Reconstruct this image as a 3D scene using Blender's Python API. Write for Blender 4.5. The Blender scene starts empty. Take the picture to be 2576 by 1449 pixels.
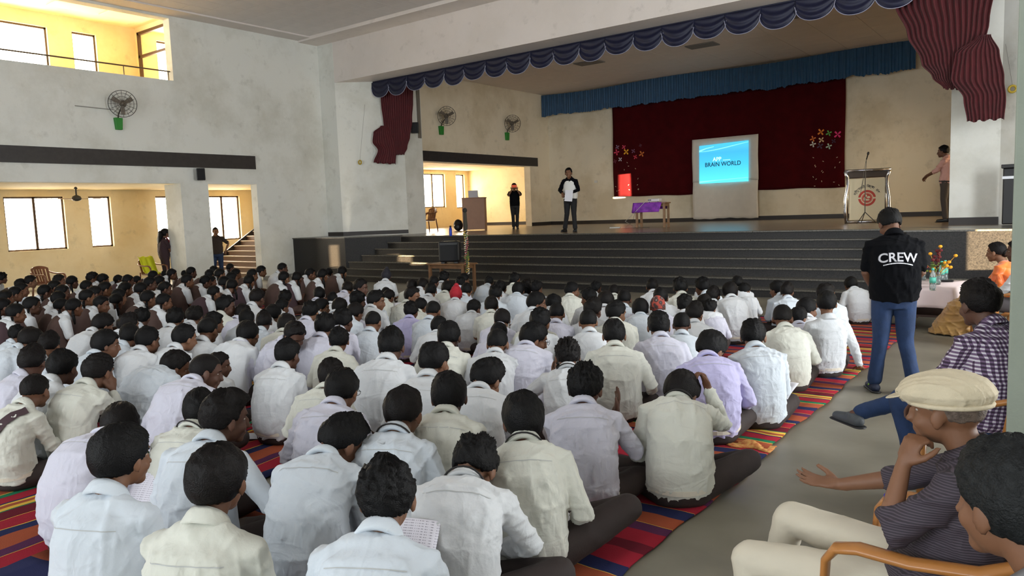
import bpy, math, random
import numpy as np
from mathutils import Vector, Matrix
R_ = random.Random(7)
PI = math.pi
# ------------------------------------------------------------------ camera
scene = bpy.context.scene
COL = scene.collection
FPX, YAW, PITCH, ROLL, CAMH = 1878.66, math.radians(37.0466), math.radians(5.7433), math.radians(-2.0657), 1.75
_f = Vector((-math.sin(YAW)*math.cos(PITCH), math.cos(YAW)*math.cos(PITCH), -math.sin(PITCH)))
_r = Vector((math.cos(YAW), math.sin(YAW), 0)); _u = _r.cross(_f)
_r2 = _r*math.cos(ROLL) + _u*math.sin(ROLL); _u2 = -_r*math.sin(ROLL) + _u*math.cos(ROLL)
cd = bpy.data.cameras.new('camera'); cam = bpy.data.objects.new('camera', cd); COL.objects.link(cam)
cam.matrix_world = Matrix(((_r2.x, _u2.x, -_f.x, 0), (_r2.y, _u2.y, -_f.y, 0), (_r2.z, _u2.z, -_f.z, CAMH), (0, 0, 0, 1)))
cd.sensor_width = 36; cd.lens = FPX/2576*36; cd.clip_start = .05; cd.clip_end = 300
scene.camera = cam

def ray(u, v):
    return _r2*((u-1288)/FPX) - _u2*((v-724.5)/FPX) + _f
def onZ(u, v, z):
    d = ray(u, v); return Vector((0, 0, CAMH)) + d*((z-CAMH)/d.z)
def onY(u, v, y):
    d = ray(u, v); return Vector((0, 0, CAMH)) + d*(y/d.y)

# ------------------------------------------------------------------ world, sun, exposure
w = bpy.data.worlds.new('sky'); scene.world = w; w.use_nodes = True
bg = w.node_tree.nodes['Background']
bg.inputs[0].default_value = (1.0, .88, .70, 1); bg.inputs[1].default_value = 20.0
SUN = Vector((-1, .40, -.0377)).normalized()
sl = bpy.data.lights.new('sun', 'SUN'); sl.energy = 150; sl.angle = .003; sl.color = (1, .78, .45)
so = bpy.data.objects.new('sun', sl); COL.objects.link(so)
so.rotation_euler = SUN.to_track_quat('-Z', 'Y').to_euler()
def area(name, loc, direction, sx, sy, power, color, portal=False):
    l = bpy.data.lights.new(name, 'AREA'); l.shape = 'RECTANGLE'; l.size = sx; l.size_y = sy
    l.energy = power; l.color = color
    o = bpy.data.objects.new(name, l); COL.objects.link(o); o.location = loc
    o.rotation_euler = Vector(direction).to_track_quat('-Z', 'Z').to_euler()
    if portal: l.cycles.is_portal = True
    return o
# added daylight-tinted fill lamps behind the camera and high on the right
area('daylight_back', (-6, -7.6, 3.4), (0, 1, .12), 18, 4.2, 1200, (.90, .96, 1.0))
area('daylight_right', (5.85, 8.2, 4.9), (-1, 0, .12), 11, 2.6, 1500, (.93, .97, 1.0))
# daylight through the window bands
scene.view_settings.view_transform = 'Standard'; scene.view_settings.look = 'None'
scene.view_settings.gamma = 1; scene.view_settings.use_curve_mapping = False
scene.view_settings.exposure = 0.42

# ------------------------------------------------------------------ materials
def srgb(r, g, b):
    f = lambda c: c/12.92 if c <= .04045 else ((c+.055)/1.055)**2.4
    return (f(r/255), f(g/255), f(b/255), 1)
MATS = {}
def mat(name, col, rough=.8, var=.0, scale=4, bump=0, bscale=40, metal=0, spec=.5, emit=None, estr=0, col2=None, trans=0, sheen=0):
    if name in MATS: return MATS[name]
    m = bpy.data.materials.new(name); m.use_nodes = True; nt = m.node_tree; b = nt.nodes['Principled BSDF']
    c = srgb(*col) if max(col) > 1.5 else (*col, 1)
    b.inputs['Base Color'].default_value = c
    b.inputs['Roughness'].default_value = rough; b.inputs['Metallic'].default_value = metal
    b.inputs['Specular IOR Level'].default_value = spec
    b.inputs['Transmission Weight'].default_value = trans
    b.inputs['Sheen Weight'].default_value = sheen
    if emit: b.inputs['Emission Color'].default_value = srgb(*emit); b.inputs['Emission Strength'].default_value = estr
    if var or col2 or bump: tc = nt.nodes.new('ShaderNodeTexCoord')
    if var or col2:
        n = nt.nodes.new('ShaderNodeTexNoise'); n.inputs['Scale'].default_value = scale; n.inputs['Detail'].default_value = 6
        nt.links.new(tc.outputs['Object'], n.inputs['Vector'])
        rp = nt.nodes.new('ShaderNodeValToRGB')
        c2 = (srgb(*col2) if col2 and max(col2) > 1.5 else (*(col2 or ()), 1)) if col2 else tuple(x*(1-var) for x in c[:3])+(1,)
        rp.color_ramp.elements[0].position = .35; rp.color_ramp.elements[1].position = .65
        rp.color_ramp.elements[0].color = c2; rp.color_ramp.elements[1].color = c
        nt.links.new(n.outputs[0], rp.inputs[0]); nt.links.new(rp.outputs[0], b.inputs['Base Color'])
    if bump:
        n2 = nt.nodes.new('ShaderNodeTexNoise'); n2.inputs['Scale'].default_value = bscale; n2.inputs['Detail'].default_value = 4
        nt.links.new(tc.outputs['Object'], n2.inputs['Vector'])
        bp = nt.nodes.new('ShaderNodeBump'); bp.inputs['Strength'].default_value = bump; bp.inputs['Distance'].default_value = .01
        nt.links.new(n2.outputs[0], bp.inputs['Height']); nt.links.new(bp.outputs[0], b.inputs['Normal'])
    MATS[name] = m; return m

def wall_mat(name, base, dirt, warm=0.0):
    """plaster with blotchy stains of two sizes"""
    if name in MATS: return MATS[name]
    m = bpy.data.materials.new(name); m.use_nodes = True; nt = m.node_tree; b = nt.nodes['Principled BSDF']
    b.inputs['Roughness'].default_value = .85; b.inputs['Specular IOR Level'].default_value = .25
    tc = nt.nodes.new('ShaderNodeTexCoord')
    def noise(s, d):
        n = nt.nodes.new('ShaderNodeTexNoise'); n.inputs['Scale'].default_value = s; n.inputs['Detail'].default_value = d; n.inputs['Roughness'].default_value = .65
        nt.links.new(tc.outputs['Object'], n.inputs['Vector']); return n
    a, c = noise(.55, 8), noise(2.3, 10)
    rp = nt.nodes.new('ShaderNodeValToRGB'); rp.color_ramp.elements[0].position = .38; rp.color_ramp.elements[1].position = .56
    rp.color_ramp.elements[0].color = srgb(*dirt); rp.color_ramp.elements[1].color = srgb(*base)
    nt.links.new(a.outputs[0], rp.inputs[0])
    rp2 = nt.nodes.new('ShaderNodeValToRGB'); rp2.color_ramp.elements[0].position = .28; rp2.color_ramp.elements[1].position = .42
    rp2.color_ramp.elements[0].color = (.72, .72, .7, 1); rp2.color_ramp.elements[1].color = (1, 1, 1, 1)
    nt.links.new(c.outputs[0], rp2.inputs[0])
    mx = nt.nodes.new('ShaderNodeMix'); mx.data_type = 'RGBA'; mx.blend_type = 'MULTIPLY'; mx.inputs[0].default_value = .7
    nt.links.new(rp.outputs[0], mx.inputs[6]); nt.links.new(rp2.outputs[0], mx.inputs[7])
    nt.links.new(mx.outputs[2], b.inputs['Base Color'])
    n3 = noise(60, 3); bp = nt.nodes.new('ShaderNodeBump'); bp.inputs['Strength'].default_value = .12; bp.inputs['Distance'].default_value = .01
    nt.links.new(n3.outputs[0], bp.inputs['Height']); nt.links.new(bp.outputs[0], b.inputs['Normal'])
    MATS[name] = m; return m

M_WALL = wall_mat('plaster', (222, 223, 217), (204, 204, 195))
M_WALLW = wall_mat('plaster_stage', (228, 218, 196), (210, 198, 172))
M_BEAM = wall_mat('plaster_beam', (222, 214, 208), (216, 208, 201))
M_CREAM = wall_mat('plaster_cream', (240, 224, 186), (230, 210, 166))
M_CEIL = mat('ceiling_tile', (226, 220, 216), .9, .05, 2)
M_CEIL2 = mat('ceiling_tile_grey', (176, 174, 172), .9)
M_GRAN = mat('granite', (40, 37, 36), .42, 0, 45, col2=(20, 18, 18), bump=.03, bscale=80, spec=.35)
M_GRANT = mat('granite_tread', (98, 94, 86), .25, 0, 40, col2=(72, 69, 63))
M_BAND = mat('granite_band', (46, 42, 42), .5, .3, 9)
M_FLOOR = mat('stone_floor', (126, 121, 107), .42, 0, 1.6, bump=.03, bscale=14, col2=(106, 101, 88))
M_STAGE = mat('stage_stone', (150, 130, 108), .25, 0, 2.2, col2=(128, 108, 90))
M_FRAME = mat('window_frame', (78, 56, 36), .5)
M_BLACK = mat('black_plastic', (18, 18, 20), .45)
M_METAL = mat('steel', (150, 150, 152), .3, metal=1)
M_WOOD = mat('wood', (120, 84, 52), .55, .35, 8)
M_WOODD = mat('dark_wood', (70, 42, 28), .5, .3, 9)

# ------------------------------------------------------------------ mesh helpers
def mesh_obj(name, V, Fs, m=None, parent=None, smooth=False, mats=None, mi=None):
    me = bpy.data.meshes.new(name); me.from_pydata([tuple(v) for v in V], [], [tuple(f) for f in Fs]); me.update()
    if smooth: me.polygons.foreach_set('use_smooth', [True]*len(me.polygons))
    for x in (mats or ([m] if m else [])): me.materials.append(x)
    if mi is not None: me.polygons.foreach_set('material_index', mi)
    o = bpy.data.objects.new(name, me); COL.objects.link(o)
    if parent: o.parent = parent
    return o
class MB:
    def __init__(s): s.V = []; s.F = []
    def add(s, V, Fs):
        n = len(s.V); s.V += [tuple(v) for v in V]; s.F += [tuple(i+n for i in f) for f in Fs]; return s
    def box(s, x0, x1, y0, y1, z0, z1):
        x0, x1 = sorted((x0, x1)); y0, y1 = sorted((y0, y1)); z0, z1 = sorted((z0, z1))
        return s.add([(x0,y0,z0),(x1,y0,z0),(x1,y1,z0),(x0,y1,z0),(x0,y0,z1),(x1,y0,z1),(x1,y1,z1),(x0,y1,z1)],
                     [(0,3,2,1),(4,5,6,7),(0,1,5,4),(1,2,6,5),(2,3,7,6),(3,0,4,7)])
    def tube(s, pts, rad, n=10, caps=True, flat=1.0):
        V, Fs = tube(pts, rad, n, flat=flat); return s.add(V, Fs)
    def lathe(s, prof, n=20, c=(0,0,0)):
        V = []; Fs = []
        for r, z in prof:
            for k in range(n):
                a = 2*PI*k/n; V.append((c[0]+r*math.cos(a), c[1]+r*math.sin(a), c[2]+z))
        for i in range(len(prof)-1):
            for k in range(n):
                k2 = (k+1) % n; Fs.append((i*n+k, i*n+k2, (i+1)*n+k2, (i+1)*n+k))
        Fs.append(tuple(range(n-1, -1, -1))); Fs.append(tuple((len(prof)-1)*n+k for k in range(n)))
        return s.add(V, Fs)
    def prism(s, poly, z0, z1):
        n = len(poly); V = [(x, y, z0) for x, y in poly]+[(x, y, z1) for x, y in poly]
        return s.add(V, [tuple(range(n-1, -1, -1)), tuple(range(n, 2*n))]+[(i, (i+1) % n, n+(i+1) % n, n+i) for i in range(n)])
    def xf(s, M):
        s.V = [tuple(M @ Vector(v)) for v in s.V]; return s
    def build(s, name, m, parent=None, smooth=False): return mesh_obj(name, s.V, s.F, m, parent, smooth)
def frames(P):
    P = np.asarray(P, float); T = np.gradient(P, axis=0); T /= np.linalg.norm(T, axis=1)[:, None]+1e-12
    ref = np.array([0, 0, 1.]) if abs(T[0][2]) < .9 else np.array([0, 1., 0])
    N = []; n = np.cross(T[0], ref); n /= np.linalg.norm(n)
    for t in T:
        n = n - t*(n@t); n /= np.linalg.norm(n)+1e-12; N.append(n)
    N = np.array(N); return T, N, np.cross(T, N)
def tube(pts, rad, n=10, flat=1.0, cap=True):
    P = np.asarray(pts, float); r = np.broadcast_to(np.asarray(rad, float), (len(P),)).copy()
    if cap == 'round':
        T, _, _ = frames(P)
        P = np.vstack([P[0]-T[0]*r[0]*.9, P[0]-T[0]*r[0]*.5, P, P[-1]+T[-1]*r[-1]*.5, P[-1]+T[-1]*r[-1]*.9])
        r = np.concatenate([[r[0]*.35, r[0]*.85], r, [r[-1]*.85, r[-1]*.35]])
    T, N, B = frames(P); V = []; m = len(P)
    for i in range(m):
        for k in range(n):
            a = 2*PI*k/n; V.append(P[i]+N[i]*math.cos(a)*r[i]+B[i]*math.sin(a)*r[i]*flat)
    Fs = [(i*n+k, i*n+(k+1) % n, (i+1)*n+(k+1) % n, (i+1)*n+k) for i in range(m-1) for k in range(n)]
    Fs += [tuple(range(n-1, -1, -1)), tuple((m-1)*n+k for k in range(n))]
    return V, Fs
_ico = None
def ellipsoid(c, r, rot=None, nu=20, nv=12):
    V = []; Fs = []
    for j in range(1, nv):
        t = PI*j/nv
        for i in range(nu):
            a = 2*PI*i/nu; V.append((math.sin(t)*math.cos(a), math.sin(t)*math.sin(a), math.cos(t)))
    V = np.array(V+[(0, 0, 1), (0, 0, -1)])*np.array(r)
    if rot is not None: V = V@np.asarray(rot).T
    V = V+np.array(c); top = (nv-1)*nu; bot = top+1
    for j in range(nv-2):
        for i in range(nu):
            Fs.append((j*nu+i, (j+1)*nu+i, (j+1)*nu+(i+1) % nu, j*nu+(i+1) % nu))
    for i in range(nu):
        Fs.append((top, i, (i+1) % nu)); Fs.append((bot, (nv-2)*nu+(i+1) % nu, (nv-2)*nu+i))
    return V, Fs
def thing(name, label, cat, loc=(0, 0, 0), rz=0, group=None, scale=None):
    o = bpy.data.objects.new(name, None); COL.objects.link(o); o.empty_display_size = .1
    o.location = loc; o.rotation_euler = (0, 0, rz)
    if scale: o.scale = scale
    o['label'] = label; o['category'] = cat
    if group: o['group'] = group
    return o
def tag(o, label, cat, group=None):
    o['label'] = label; o['category'] = cat
    if group: o['group'] = group
    return o
def struct(o, label=None):
    o['kind'] = 'structure'
    if label: o['label'] = label; o['category'] = 'structure'
    return o
def bevel(o, w_=.01, seg=2):
    md = o.modifiers.new('bevel', 'BEVEL'); md.width = w_; md.segments = seg; md.limit_method = 'ANGLE'; return o
def hidx(u):
    return u

# ================================================================== THE HALL
XL, YP, YP2, XP, YJ, XW, YB, ZS, ZB, ZC, XO = -19.65, 16.11, 17.47, -17.32, 18.31, -18.02, 26.84, 1.18, 6.06, 7.4, -24.3
XPR, XWR = -2.05, -1.35
fl = MB().box(-30, 12, -9, 16, -.12, 0).build('floor', M_FLOOR); struct(fl, 'grey green polished stone floor of the hall')

def wall_x(name, x0, x1, ya, yb, za, zb, holes, m, label):
    """wall slab with its faces at x0/x1 and rectangular holes (y0,y1,z0,z1)"""
    ys = sorted({ya, yb}|{h[0] for h in holes}|{h[1] for h in holes}); zs = sorted({za, zb}|{h[2] for h in holes}|{h[3] for h in holes})
    ys = [y for y in ys if ya <= y <= yb]; zs = [z for z in zs if za <= z <= zb]
    b = MB()
    inside = lambda y, z: any(h[0] < y < h[1] and h[2] < z < h[3] for h in holes)
    ny, nz = len(ys)-1, len(zs)-1
    solid = [[not inside((ys[i]+ys[i+1])/2, (zs[j]+zs[j+1])/2) for j in range(nz)] for i in range(ny)]
    for i in range(ny):
        for j in range(nz):
            if not solid[i][j]: continue
            y0, y1, z0, z1 = ys[i], ys[i+1], zs[j], zs[j+1]
            for x, fl_ in ((x0, 0), (x1, 1)):
                q = [(x, y0, z0), (x, y1, z0), (x, y1, z1), (x, y0, z1)]
                b.add(q, [(0, 1, 2, 3)] if fl_ else [(3, 2, 1, 0)])
            S = lambda a, c: 0 <= a < ny and 0 <= c < nz and solid[a][c]
            if not S(i-1, j): b.add([(x0,y0,z0),(x1,y0,z0),(x1,y0,z1),(x0,y0,z1)], [(0,1,2,3)])
            if not S(i+1, j): b.add([(x0,y1,z0),(x1,y1,z0),(x1,y1,z1),(x0,y1,z1)], [(3,2,1,0)])
            if not S(i, j-1): b.add([(x0,y0,z0),(x0,y1,z0),(x1,y1,z0),(x1,y0,z0)], [(0,1,2,3)])
            if not S(i, j+1): b.add([(x0,y0,z1),(x0,y1,z1),(x1,y1,z1),(x1,y0,z1)], [(3,2,1,0)])
    o = b.build(name, m); return struct(o, label)
def wall_y(name, y0, y1, xa, xb, za, zb, holes, m, label):
    o = wall_x(name, y0, y1, xa, xb, za, zb, holes, m, label)
    me = o.data
    for v in me.vertices: v.co = (v.co.y, v.co.x, v.co.z)
    me.flip_normals(); return o
# left wall of the hall, lower openings and balcony opening
wl = wall_x('wall_left', XL-.30, XL, -9, YP+.4, 0, ZC, [(-4, 11.11, 0, 2.88), (11.93, 13.51, 0, 2.88), (-8, 11.15, 5.64, 7.28)], M_WALL, 'pale stained plaster wall left of the hall with aisle openings')
# return of the pillar (deeper than the wall)
struct(MB().box(XL-.84, XL-.30, 11.11, 11.93, 0, 2.88).build('trim_1', M_WALL), 'deep white pillar between the two left aisle openings')
# outer wall with the windows
WIN_AISLE = [(5.0, 5.7, 1.15, 2.72),
             (8.42, 10.02, 1.15, 2.72), (10.72, 11.38, 1.15, 2.72), (12.83, 13.6, 1.15, 2.72), (14.6, 15.95, 1.15, 2.72)]
WIN_BALC = [(2.6, 5.2, 6.48, 7.66), (6.4, 10.0, 6.48, 7.66), (10.68, 11.38, 6.48, 7.66), (13.3, 16.2, 5.9, 7.8)]  # last window is made up, to brighten what shows beyond the gallery end
WIN_WING = [(25.5, 27.15, 2.13, 3.72), (27.95, 28.6, 2.08, 3.72), (20.5, 22.4, 2.13, 3.72)]
wall_x('wall_outer', XO-.25, XO, -9, 29, -.1, 8.6, WIN_AISLE+WIN_BALC+WIN_WING, M_CREAM, 'cream yellow outer wall with windows beyond the left aisle')
NW = [0]
def window_x(h, x=XO-.12, mull=1, grille=True):
    y0, y1, z0, z1 = h; NW[0] += 1
    b = MB(); t = .05
    for q in ((y0, y0+t, z0, z1), (y1-t, y1, z0, z1), (y0, y1, z0, z0+t), (y0, y1, z1-t, z1)): b.box(x-.03, x+.03, *q)
    if y1-y0 > 1:
        for k in range(mull):
            ym = y0+(y1-y0)*(k+1)/(mull+1); b.box(x-.03, x+.03, ym-.035, ym+.035, z0, z1)
    o = b.build('window_%d' % NW[0], M_FRAME); struct(o, 'brown framed window with thin bars, bright daylight outside')
    if grille:
        g = MB(); 
        for k in range(1, 12 if y1-y0 > 1 else 5):
            yy = y0+(y1-y0)*k/(12 if y1-y0 > 1 else 5); g.box(x-.07, x-.06, yy-.004, yy+.004, z0, z1)
        for k in (.22, .30, .74, .82): g.box(x-.072, x-.058, y0, y1, z0+(z1-z0)*k-.005, z0+(z1-z0)*k+.005)
        g.build('window_grille', mat('grille_grey', (150, 140, 120), .5), o)
    p = area('daylight_portal', (x-.2, (y0+y1)/2, (z0+z1)/2), (1, 0, 0), y1-y0, z1-z0, 0, (1, 1, 1), True)
for h in WIN_AISLE: window_x(h)
for h in WIN_BALC: window_x(h, grille=False)
for h in WIN_WING: window_x(h)
# aisle slab = ceiling below, balcony floor above; balcony ceiling
struct(MB().box(XO, XL-.30, -9, 16.8, 2.92, 3.3).build('ceiling_aisle', M_CREAM), 'cream ceiling slab of the left aisle')
struct(MB().box(XO, XL-.30, -9, 16.8, 5.2, 5.64).build('floor_balcony', M_CREAM), 'slab of the upper gallery')
bc = struct(MB().box(XO, XL, -9, 16.8, 8.05, 8.2).build('ceiling_gallery', M_CREAM), 'cream gallery ceiling with lit panels')
for k in range(8):
    bevel(MB().box(-23.3, -21.5, 1.1+k*1.42, 2.4+k*1.42, 8.01, 8.05).build('panel', mat('panel_cream', (250, 232, 178), .8), bc), .01, 1)
struct(MB().box(XO, XL-.30, 16.6, 16.8, 0, 8.2).build('wall_aisle_end', M_CREAM), 'cream end wall of the left aisle')
struct(MB().box(XO, XL, -9.1, -9, 0, 8.2).build('wall_aisle_front', M_CREAM), 'cream wall closing the aisle')
# gallery end wall with a tall framed window
struct(MB().box(XL-.3, XL-.01, -9, 16.8, ZC-.01, 8.2).build('wall_gallery_top', M_CREAM), 'wall above the gallery opening')
gw = wall_y('wall_gallery_end', 12.6, 12.75, XO, XL-.3, 5.64, 8.05, [(-24.15, -22.3, 5.75, 7.9)], M_CREAM, 'cream end wall of the upper gallery')
b = MB()
for q in ((-24.15, -24.05, 5.75, 7.9), (-22.4, -22.3, 5.75, 7.9), (-24.15, -22.3, 7.81, 7.9), (-24.15, -22.3, 7.1, 7.18), (-24.15, -22.3, 5.75, 5.83)):
    b.box(q[0], q[1], 12.58, 12.66, q[2], q[3])
struct(b.build('window_gallery', M_FRAME), 'tall brown framed window at the end of the upper gallery')
wall_x('wall_gallery_side', XL-.3, XL-.2, 13.3, 16.8, 5.64, 8.2, [], M_CREAM, 'cream gallery side wall')
# railing
rl = thing('balcony_railing', 'thin metal railing across the upper gallery opening', 'railing', (XL-.15, 0, 0))
MB().tube([(0, -8, 5.9), (0, 11.15, 5.9)], .02, 8).build('handrail', mat('rail_brown', (96, 80, 60), .4), rl)
for yy in (2, 5, 8.1, 9.9, 11.1): MB().tube([(0, yy, 5.64), (0, yy, 5.9)], .013, 8).build('post', MATS['rail_brown'], rl)
# dark granite bands
struct(MB().box(XL, XL+.03, -9, 13.51, 3.32, 3.71).build('trim_2', M_BAND), 'dark granite band above the left aisle openings')
struct(MB().box(XL, XL+.02, 13.51, YP-1.42, 0, .1).build('baseboard_left', mat('plinth', (120, 118, 112), .6)), 'grey plinth at the foot of the left wall')
# hall right and back walls; right one has slits added for the sun patches
def sun_hole(T, xr, hy, z0, z1):
    y = T[1]+SUN.y/SUN.x*(xr-T[0]); dz = SUN.z/SUN.x*(xr-T[0]); return (y-hy/2, y+hy/2, z0+dz, z1+dz)
HR = [sun_hole((-17.73, 14.69), 6, .17, .33, .98), sun_hole((-.66, 9.2), 6, .22, .95, 1.24), sun_hole((-1.1, 14.4), 6, .36, .55, 1.25)]
wall_x('wall_right', 6, 6.03, -9, 16, 0, ZC, HR, M_WALL, 'right wall of the hall')
wall_y('wall_back', -8.0, -7.8, -30, 6.2, 0, ZC, [], M_WALL, 'wall behind the audience')
# ---- proscenium
b = MB().prism([(XL, YP), (-18.92, YP), (XP, YP2), (XP, YJ), (XW, YJ), (XW-.3, YJ+.01), (XL-.3, YJ), (XL-.3, YP)], 0, ZC)
struct(b.build('wall_proscenium_left', M_WALL), 'splayed plaster wall left of the stage opening')
b = MB().prism([(XPR, YP2+.1), (-1.2, YP2+.1), (.9, YP), (6.2, YP), (6.2, YJ), (XPR, YJ)], 0, ZC)
struct(b.build('wall_proscenium_right', M_WALL), 'plaster wall right of the stage opening')
bm_ = struct(MB().box(-18.92, 6.2, YP, YP2-.02, ZB, ZC).build('trim_3', M_BEAM), 'deep plaster beam above the stage opening')
struct(MB().box(XL, -18.92, YP-.003, YP+.7, ZB, ZC).build('trim_4', M_WALL), 'plaster wall beside the beam')
# stage ceiling with panel joints
sc_ = struct(MB().box(-25, 6.2, YP2, 29, 6.62, 6.75).build('ceiling_stage', M_CEIL), 'panelled ceiling above the stage')
struct(MB().box(XP-.4, XPR+.5, YP2-.02, YP2+.1, ZB, 6.7).build('trim_5', M_BEAM), 'wall above the swag valance')
mt_ = mat('stage_ceiling_panel', (226, 216, 206), .9, .04, 2)
me0 = None
def panel_mesh(w_, d_, t=.012):
    b = MB().box(-w_/2, w_/2, -d_/2, d_/2, -t, 0); me = bpy.data.meshes.new('panel'); me.from_pydata(b.V, [], b.F); return me
pm = panel_mesh(1.19, 1.19); pm.materials.append(mt_)
for i in range(13):
    for j in range(8):
        o = bpy.data.objects.new('panel', pm); COL.objects.link(o); o.parent = sc_; o.location = (-17.4+1.2*i, 18.2+1.2*j, 6.62)
pv = panel_mesh(.9, .55, .03); pv.materials.append(mat('vent_grey', (128, 124, 118), .8))
for x, y in ((-11.0, 19.4), (-7.4, 19.4), (-13.0, 21.9), (-9.2, 22.2), (-6.2, 20.6), (-4.3, 19.2)):
    o = bpy.data.objects.new('vent', pv); COL.objects.link(o); o.parent = sc_; o.location = (x, y, 6.607)
# hall ceiling: tiles as parts nearest the camera view, rest joined
cl = struct(MB().box(-20, 6.2, -9, YP, ZC, ZC+.15).build('ceiling', M_CEIL), 'tiled false ceiling of the hall')
tm = panel_mesh(.592, .592, .01); tm.materials.append(M_CEIL); tm2 = panel_mesh(.592, .592, .006); tm2.materials.append(M_CEIL2)
tiles = [(XL+.9+.6*i, 15.0-.6*j) for i in range(30) for j in range(16)]
tiles.sort(key=lambda p: (p[0]+17)**2+(p[1]-14)**2)
for k, (x, y) in enumerate(tiles[:290]):
    o = bpy.data.objects.new('tile', tm2 if R_.random() < .035 else tm); COL.objects.link(o); o.parent = cl; o.location = (x, y, ZC)
b = MB()
for x, y in tiles[290:]: b.box(x-.296, x+.296, y-.296, y+.296, ZC-.01, ZC)
o = b.build('tile', M_CEIL, cl); o['kind'] = 'stuff'
struct(MB().box(XL, 6.2, 15.35, YP, ZC-.10, ZC).build('trim_6', M_BEAM), 'plain plaster border of the ceiling before the beam')
struct(MB().box(XL, XL+.6, -9, 15.35, ZC-.05, ZC).build('trim_7', M_BEAM), 'plain plaster border of the ceiling along the left wall')
# ---- stage
st = struct(MB().box(-25, 6.2, 16.22, 29, 0, ZS).build('stage_floor', M_STAGE), 'raised stage floor of polished brown stone')
struct(MB().prism([(XL, 14.69), (-17.21, 14.69), (-16.1, 15.9), (XL, 16.3)], 0, ZS).build('trim_8', M_GRAN), 'black granite block left of the stage steps')
struct(MB().prism([(-2.84, 15.95), (-2.30, 14.35), (6.2, 14.35), (6.2, 16.2)], 0, ZS).build('trim_9', M_GRAN), 'black granite block right of the stage steps')
struct(MB().prism([(XL-.0, 14.66), (-17.19, 14.66), (-16.05, 15.93), (XL, 16.3)], ZS, ZS+.03).build('trim_10', M_GRANT), 'granite coping of the left block')
struct(MB().prism([(-2.9, 15.95), (-2.34, 14.3), (6.2, 14.3), (6.2, 16.2)], ZS, ZS+.03).build('trim_11', M_GRANT), 'granite coping of the right block')
struct(MB().prism([(-2.35, 14.3), (-2.30, 14.25), (6.2, 14.25), (6.2, 14.4)], .36, .40).build('trim_12', M_GRANT), 'thin ledge on the right block')
steps = thing('stage_steps', '', 'steps'); del steps['label']; del steps['category']; steps['kind'] = 'structure'
for i in range(7):
    z = ZS-.17*i; y = 15.9-.32*i
    xl = -16.1-.225*i; xr = -2.84+.14*i
    if i >= 5: xl = -17.45
    sp = MB().box(xl, xr, y+.01, y+.36, z-.17 if i < 6 else 0, z-.03).build('riser', M_GRAN, steps)
    # treads as separate slabs with fine joints
    n = 5; x = xl
    for k in range(n):
        x2 = xl+(xr-xl)*(k+1)/n; bevel(MB().box(x+.003, x2-.003, y-.03, y+.33, z-.03, z+.002).build('tread', M_GRANT, steps), .006, 2); x = x2
# skirting
M_SK = mat('skirting_dark', (46, 40, 38), .5)
def strip(name, p, q, z0, z1, t=.02, m=M_SK, label='dark skirting'):
    p, q = Vector((*p, 0)), Vector((*q, 0)); d = (q-p).normalized(); n = Vector((d.y, -d.x, 0))*t
    return struct(MB().prism([tuple((p)[:2]), tuple(q[:2]), tuple((q+n)[:2]), tuple((p+n)[:2])], z0, z1).build(name, m), label)
strip('baseboard_left_flat', (XL, YP), (-18.92, YP), ZS+.03, ZS+.15, label='dark skirting beside the left wall corner')
strip('baseboard_left_splay', (-18.92, YP), (XP, YP2), ZS+.03, ZS+.15, label='dark skirting under the left splayed wall')
strip('baseboard_back', (XW, YB), (XWR, YB), ZS, ZS+.14, label='dark skirting along the stage back wall')
strip('baseboard_pier', (XW, 25.4), (XW, YB), ZS, ZS+.14, label='dark skirting on the pier by the wing')
strip('baseboard_right', (XPR, YP2+.1), (-1.2, YP2+.1), ZS, ZS+.15, label='dark skirting right of the stage')
strip('baseboard_wing', (XO, 28.9), (XW-.3, 28.9), ZS, ZS+.14, label='dark skirting in the left wing')
# stage walls
wall_y('wall_stage_back', YB, YB+.25, XW, 6.2, ZS, 6.7, [], M_WALLW, 'stained cream wall at the back of the stage')
wall_x('wall_stage_left', XW-.3, XW, YJ, YB+.2, ZS, 6.7, [(19.02, 25.4, ZS-.01, 3.62)], M_WALLW, 'wall left of the stage with the wing opening')
strip2 = struct(MB().box(XW, XW+.03, 19.0, 25.94, 3.64, 3.99).build('trim_13', M_BAND), 'dark granite band above the left wing opening')
wall_x('wall_stage_right', XWR, XWR+.3, YJ, YB, ZS, 6.7, [(19.02, 25.4, ZS-.01, 3.62)], M_WALLW, 'wall right of the stage with the wing opening')
struct(MB().box(XWR-.03, XWR, 19.0, 25.94, 3.64, 3.99).build('trim_14', M_BAND), 'dark granite band above the right wing opening')
# wings
struct(MB().box(XO, XW-.3, 18.2, 29, 3.9, 4.0).build('ceiling_wing_left', M_CREAM), 'cream ceiling of the left wing')
wall_y('wall_wing_left_end', 28.9, 29.1, XO-.2, XW+.1, ZS, 6.7, [], M_CREAM, 'cream wall at the end of the left wing')
wall_x('wall_wing_side', XW-.29, XW-.2, 27, 29, ZS, 6.7, [], M_CREAM, 'cream wall of the left wing')
struct(MB().box(XO, XW-.3, 18.1, 18.3, ZS, 4).build('wall_wing_front', M_CREAM), 'cream front wall of the left wing')
HW = [(sun_hole((-14.35, 26.7), 4, .20, 2.2, 3.5)), (sun_hole((-3.4, 19.75), 4, .16, 1.2, 1.3))]  # added wall slits shaped for the backdrop sun strip and the floor streak
wall_x('wall_wing_right_outer', 4, 4.03, YJ-1.9, 29, ZS, 6.7, HW, M_CREAM, 'outer wall of the right wing')
area('daylight_wing', (3.9, 22.5, 2.6), (-1, 0, 0), 3, 1.6, 260, (1, .82, .55))
struct(MB().box(XWR+.3, 4, YJ, 29, 3.9, 4.0).build('ceiling_wing_right', M_CREAM), 'cream ceiling of the right wing')
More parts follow.
